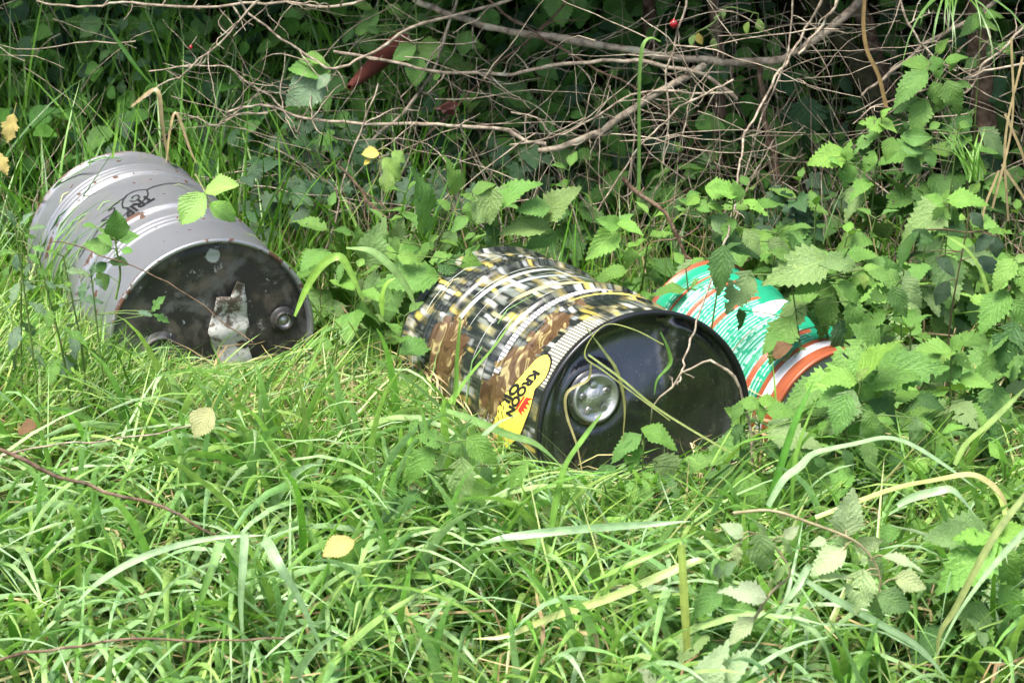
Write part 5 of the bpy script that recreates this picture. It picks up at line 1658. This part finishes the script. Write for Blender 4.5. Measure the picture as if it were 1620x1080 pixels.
blade('upright green blade before the gold print of the black drum', [(718, 640), (722, 607), (723, 567), (729, 497)], -.80, 8, GR)
blade('long blade bending right under the yellow label', [(695, 645), (748, 664), (803, 687), (848, 702), (890, 738)], -.88, 13, (.20, .35, .10))
blade('bluish blade hooked in front of the yellow label', [(757, 745), (758, 715), (765, 690), (790, 668), (820, 655)], -.90, 10, BG)
blade('thin yellowish stem crossing the black drum end', [(931, 561), (983, 599), (1042, 647), (1139, 706), (1200, 738)], -.82, 3.2, (.30, .36, .12), taper='none', cat='grass stem')
blade('thin second stem on the black drum end above the bung', [(1050, 545, .02), (1000, 520), (955, 515), (925, 560), (960, 590), (1060, 665)], -.80, 2.2, (.30, .34, .11), taper='none', cat='grass stem')
blade('limp olive blade hanging over the right of the silver bung', [(925, 515), (955, 555), (976, 587), (988, 639), (985, 700)], -.80, 5.5, (.17, .22, .07), (.26, .23, .09))
blade('dry tan blade hanging left of the silver bung', [(935, 575), (930, 600), (898, 620), (896, 654), (913, 706), (925, 770)], -.82, 4.5, (.30, .27, .12), TAN)
blade('hanging green leaf blade on the right half of the black drum end', [(1045, 525), (1056, 550), (1060, 575), (1040, 600), (1035, 625)], -.79, 7, (.11, .23, .04))
blade('broad bright blade rising before the black drum, pointing to the bung', [(870, 850), (880, 790), (895, 735), (925, 690), (955, 650)], -.96, 14, (.17, .33, .06))
blade('tall green blade hooked at its top in the hedge middle', [(1010, 330), (1011, 240), (1011, 150), (1013, 100), (1018, 70), (1030, 60), (1045, 66)], .35, 6, (.17, .31, .08), taper='none')
blade('upright bright green blade in front of the low bright nettle', [(1213, 812), (1227, 763), (1258, 667), (1290, 597)], -.95, 13, (.12, .32, .05))
blade('slim upright blade left of the bright one in front of nettles', [(1252, 810), (1256, 740), (1268, 690), (1292, 630)], -.97, 8, GR)
blade('tan-green long blade slanting down the right edge', [(1650, 745), (1620, 785), (1568, 856), (1513, 959), (1485, 1010), (1487, 1090)], -1.2, 12, (.25, .33, .12), (.33, .34, .14))
blade('blue-grey blade beside the tan one at the right edge', [(1650, 810), (1600, 862), (1555, 915), (1513, 975), (1480, 1040)], -1.22, 11, BG)
blade('blue-green blade slanting left under the collapsed nettle', [(1300, 960, .2), (1293, 910, .1), (1280, 896, .03), (1260, 930), (1227, 974), (1175, 1055)], -1.26, 12, BG)
blade('long blue-green blade sweeping right along the bottom', [(1255, 905), (1316, 944), (1390, 985), (1457, 1026), (1510, 1090)], -1.25, 13, BG)
blade('pale blade curving through the bottom right grass', [(1215, 1010, .15), (1235, 968, .05), (1290, 1000), (1312, 1040), (1325, 1100)], -1.3, 14, (.28, .42, .18))
blade('bright blade slanting in front of the nettles at the right edge', [(1510, 735), (1530, 700), (1570, 665), (1625, 610)], -.98, 15, (.24, .36, .10))
blade('lime blade curling by the dark bramble at right', [(1565, 470), (1552, 430), (1530, 395), (1495, 372)], -.55, 10, (.28, .44, .10))
blade('tall blade standing above the grey drum', [(178, 250), (184, 210), (188, 163)], .3, 5, (.17, .34, .05), taper='none')
blade('long dark blade leaning right in the tall grass at upper left', [(245, 140), (215, 105), (190, 70), (165, 35)], .6, 7, (.07, .18, .03), taper='tip')

# dry hanging stems
DS = (.40, .31, .17)
blade('folded dry straw leaf hanging above the grey drum', [(208, 168, .02), (247, 142), (256, 190), (262, 230), (270, 262)], .42, 7, DS, name='dry_leaf', cat='dry leaf')
blade('second dry straw leaf right of the folded one', [(262, 265), (270, 200), (280, 180), (300, 235), (312, 262)], .42, 5, DS, name='dry_leaf', cat='dry leaf')
blade('hanging brown straw left of the dark hedge gap', [(1368, -10), (1366, 40), (1372, 80), (1390, 120), (1402, 170)], .4, 6, (.30, .2, .09), taper='none', name='dry_leaf', cat='dry leaf')
for i, (x0, y0, x1, y1, w_, lb) in enumerate([(1600, 60, 1570, 330, 3.5, 'leftmost long dry straw at the right edge'), (1618, 90, 1595, 350, 4, 'bundled dry straw at the right edge'), (1585, 260, 1640, 400, 4, 'dry straw leaning right at the right edge'), (1580, 270, 1560, 420, 3.5, 'drooping dry straw above the right edge nettle'), (1590, 180, 1622, 340, 4, 'thin straw crossing the right edge bundle')]):
    blade(lb, [(x0, y0), ((x0 + x1) / 2 + 16 * (-1) ** i, (y0 + y1) / 2), (x1, y1)], .05 + .03 * i, w_, DS, taper='none', name='dry_leaf', cat='dry leaf')


# grass tuft hanging at upper right, and the small one beside it
def tuft(label, px, py, Y, n, ln, az0, spread, lean, curl, cols):
    c = at(px, py, Y)
    e = empty('grass_tuft', c, label, 'grass tuft')
    for i in range(n):
        L_ = random.uniform(*ln)
        a = az0 + random.gauss(0, spread)
        P = [c + np.array([random.gauss(0, .012), random.gauss(0, .012), 0])]
        an = lean + random.gauss(0, .15)
        for s in range(7):
            an2 = an + curl * (s / 7) ** 1.2
            P.append(P[-1] + L_ / 7 * np.array([math.sin(an2) * math.cos(a), math.sin(an2) * math.sin(a), math.cos(an2)]))
        P = np.array(P)
        T = np.gradient(P, axis=0)
        S = np.cross(T, CAM - P)
        S /= np.linalg.norm(S, axis=1)[:, None]
        w = random.uniform(.0012, .0026) * (1 - np.linspace(0, 1, 8) ** 3)[:, None]
        V = np.stack([P - S * w, P + S * w], 1).reshape(-1, 3)
        I_ = np.arange(16).reshape(8, 2)
        F = np.stack([I_[:-1, 0], I_[:-1, 1], I_[1:, 1], I_[1:, 0]], -1)
        cc = np.array(random.choice(cols))
        link('grass_leaf', mesh_np('grass_leaf', V, F, np.tile(cc, (16, 1))), M['grass'], e)
    return e


tuft('fine green grass tuft hanging down over the upper right nettle', 1505, -15, .36, 16, (.12, .24), -1.9, .5, 1.5, 1.5, [(.10, .22, .04), (.13, .25, .06)])
tuft('spiky green grass tuft left of the straw at the right edge', 1545, 285, .15, 18, (.06, .13), 3.0, 1.2, .4, .7, [(.16, .33, .05), (.11, .26, .04)])

# ------------------------------------------------------------------ hedge thicket and foliage behind
def leaf_cloud(name, pos, size, cols, label, cat, updir=(0, -.5, .8), ivyish=False):
    N = len(pos)
    d_ = np.column_stack([rng.normal(0, .7, N), rng.normal(-.25, .6, N), rng.normal(-.35, .5, N)])
    d_ /= np.linalg.norm(d_, axis=1)[:, None]
    u_ = np.array(updir) + rng.normal(0, .45, (N, 3))
    u_ -= d_ * (u_ * d_).sum(1)[:, None]
    u_ /= np.linalg.norm(u_, axis=1)[:, None]
    s_ = np.cross(u_, d_)
    half = [(.02, .10), (.10, .26), (.20, .30), (.24, .36), (.36, .33), (.42, .36), (.55, .27), (.62, .29), (.76, .16), (.82, .16)]
    ring = [(0, 0)] + half + [(1, 0)] + [(a, -b_) for a, b_ in half[::-1]]
    T = [(a, b_, .16 * abs(b_) - .15 * a * a) for a, b_ in ring] + [(.45, 0, -.05)]
    m = len(ring)
    V = np.stack([pos + size[:, None] * (d_ * a + s_ * b_ + u_ * c_) for a, b_, c_ in T], 1).reshape(-1, 3)
    fs = np.array([(q, m, (q + 1) % m) for q in range(m)])
    F = (np.arange(N)[:, None, None] * (m + 1) + fs[None]).reshape(-1, 3)
    C = np.repeat(cols, m + 1, 0)
    me = mesh_np(name, V, F, C)
    return tag(link(name, me, M['leaf_mass']), label, cat, kind='stuff')


# shaded plants at the back of the hedge bottom
N = 7600
pos = np.column_stack([rng.uniform(-2.0, 2.0, N), rng.uniform(.85, 2.0, N), np.zeros(N)])
pos[:, 2] = ground_z(pos[:, 0], pos[:, 1]) + rng.uniform(.0, .42, N) ** 1.2
gap = np.exp(-((pos[:, 0] - .78) ** 2 / .02 + (pos[:, 2] - .45) ** 2 / .05))
pos = pos[rng.random(N) > gap * .9]
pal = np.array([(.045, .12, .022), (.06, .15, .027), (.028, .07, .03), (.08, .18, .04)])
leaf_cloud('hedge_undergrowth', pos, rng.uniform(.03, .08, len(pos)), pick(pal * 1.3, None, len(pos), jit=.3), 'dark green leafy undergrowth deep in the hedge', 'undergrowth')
# low carpet of small leaves between the drums and the hedge
N = 2600
pos = np.column_stack([rng.uniform(-1.5, 1.5, N), rng.uniform(-.05, 1.0, N), np.zeros(N)])
keep = free_of_drums(pos[:, :2])
pos = pos[keep]
pos[:, 2] = ground_z(pos[:, 0], pos[:, 1]) + rng.uniform(.01, .09, len(pos))
leaf_cloud('ground_cover', pos, rng.uniform(.012, .034, len(pos)), pick(np.array([(.05, .15, .02), (.07, .18, .03), (.04, .10, .035)]), None, len(pos), jit=.25), 'low green ground cover leaves between the drums and the hedge', 'ground cover')
# the hedge itself above the picture: it shades its own bottom
N = 26000
pos = np.column_stack([rng.uniform(-4.2, 4.2, N), rng.uniform(.5, 3.2, N), rng.uniform(.72, 2.4, N)])
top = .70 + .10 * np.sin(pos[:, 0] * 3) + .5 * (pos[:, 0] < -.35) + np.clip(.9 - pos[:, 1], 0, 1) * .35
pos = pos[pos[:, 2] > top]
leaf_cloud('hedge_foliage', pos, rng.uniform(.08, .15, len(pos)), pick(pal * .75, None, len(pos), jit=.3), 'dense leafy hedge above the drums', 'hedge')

# tangle of fine twigs and dead stems
parts = []
for i in range(900):
    x_, y_ = rng.uniform(-1.3, 1.3), rng.uniform(.45, 1.15)
    if x_ < -.45 and rng.random() < .7: continue
    z_ = float(ground_z(x_, y_))
    vert = rng.random() < .55
    ln = rng.uniform(.12, .45)
    p = np.array([x_, y_, z_ + (rng.uniform(0, .2) if vert else rng.uniform(.15, .65))])
    d_ = nrm(np.array([rng.normal(0, .35), rng.normal(0, .2), 1.0])) if vert else nrm(np.array([rng.normal(0, 1), rng.normal(0, .4), rng.normal(0, .45)]))
    q = [p]
    for s in range(9):
        d_ = nrm(d_ + rng.normal(0, .13, 3))
        q.append(q[-1] + d_ * ln / 9)
    parts.append(tube(np.array(q), np.linspace(rng.uniform(.0007, .0018), .0005, 10), 4))
v, f = join(parts)
tag(link('twig_tangle', mesh_np('twig_tangle', v, f), M['bark_pale']), 'tangle of fine bare twigs and dead stems in the hedge bottom', 'twigs', kind='stuff')
parts = []
for i in range(160):
    x_, y_ = rng.uniform(-.5, 1.2), rng.uniform(.15, .9)
    p = np.array([x_, y_, float(ground_z(x_, y_)) + rng.uniform(0, .1)])
    d_ = nrm(np.array([rng.normal(0, .5), rng.normal(0, .3), rng.uniform(.2, 1.0)]))
    q = [p]
    for s in range(7):
        d_ = nrm(d_ + rng.normal(0, .15, 3) + np.array([0, 0, -.06]))
        q.append(q[-1] + d_ * rng.uniform(.012, .04))
    parts.append(tube(np.array(q), np.linspace(.0013, .0006, 8), 4))
v, f = join(parts)
tag(link('dead_stems', mesh_np('dead_stems', v, f), M['bark_brown']), 'brown dead stems standing among the nettles and grass', 'dead stems', kind='stuff')
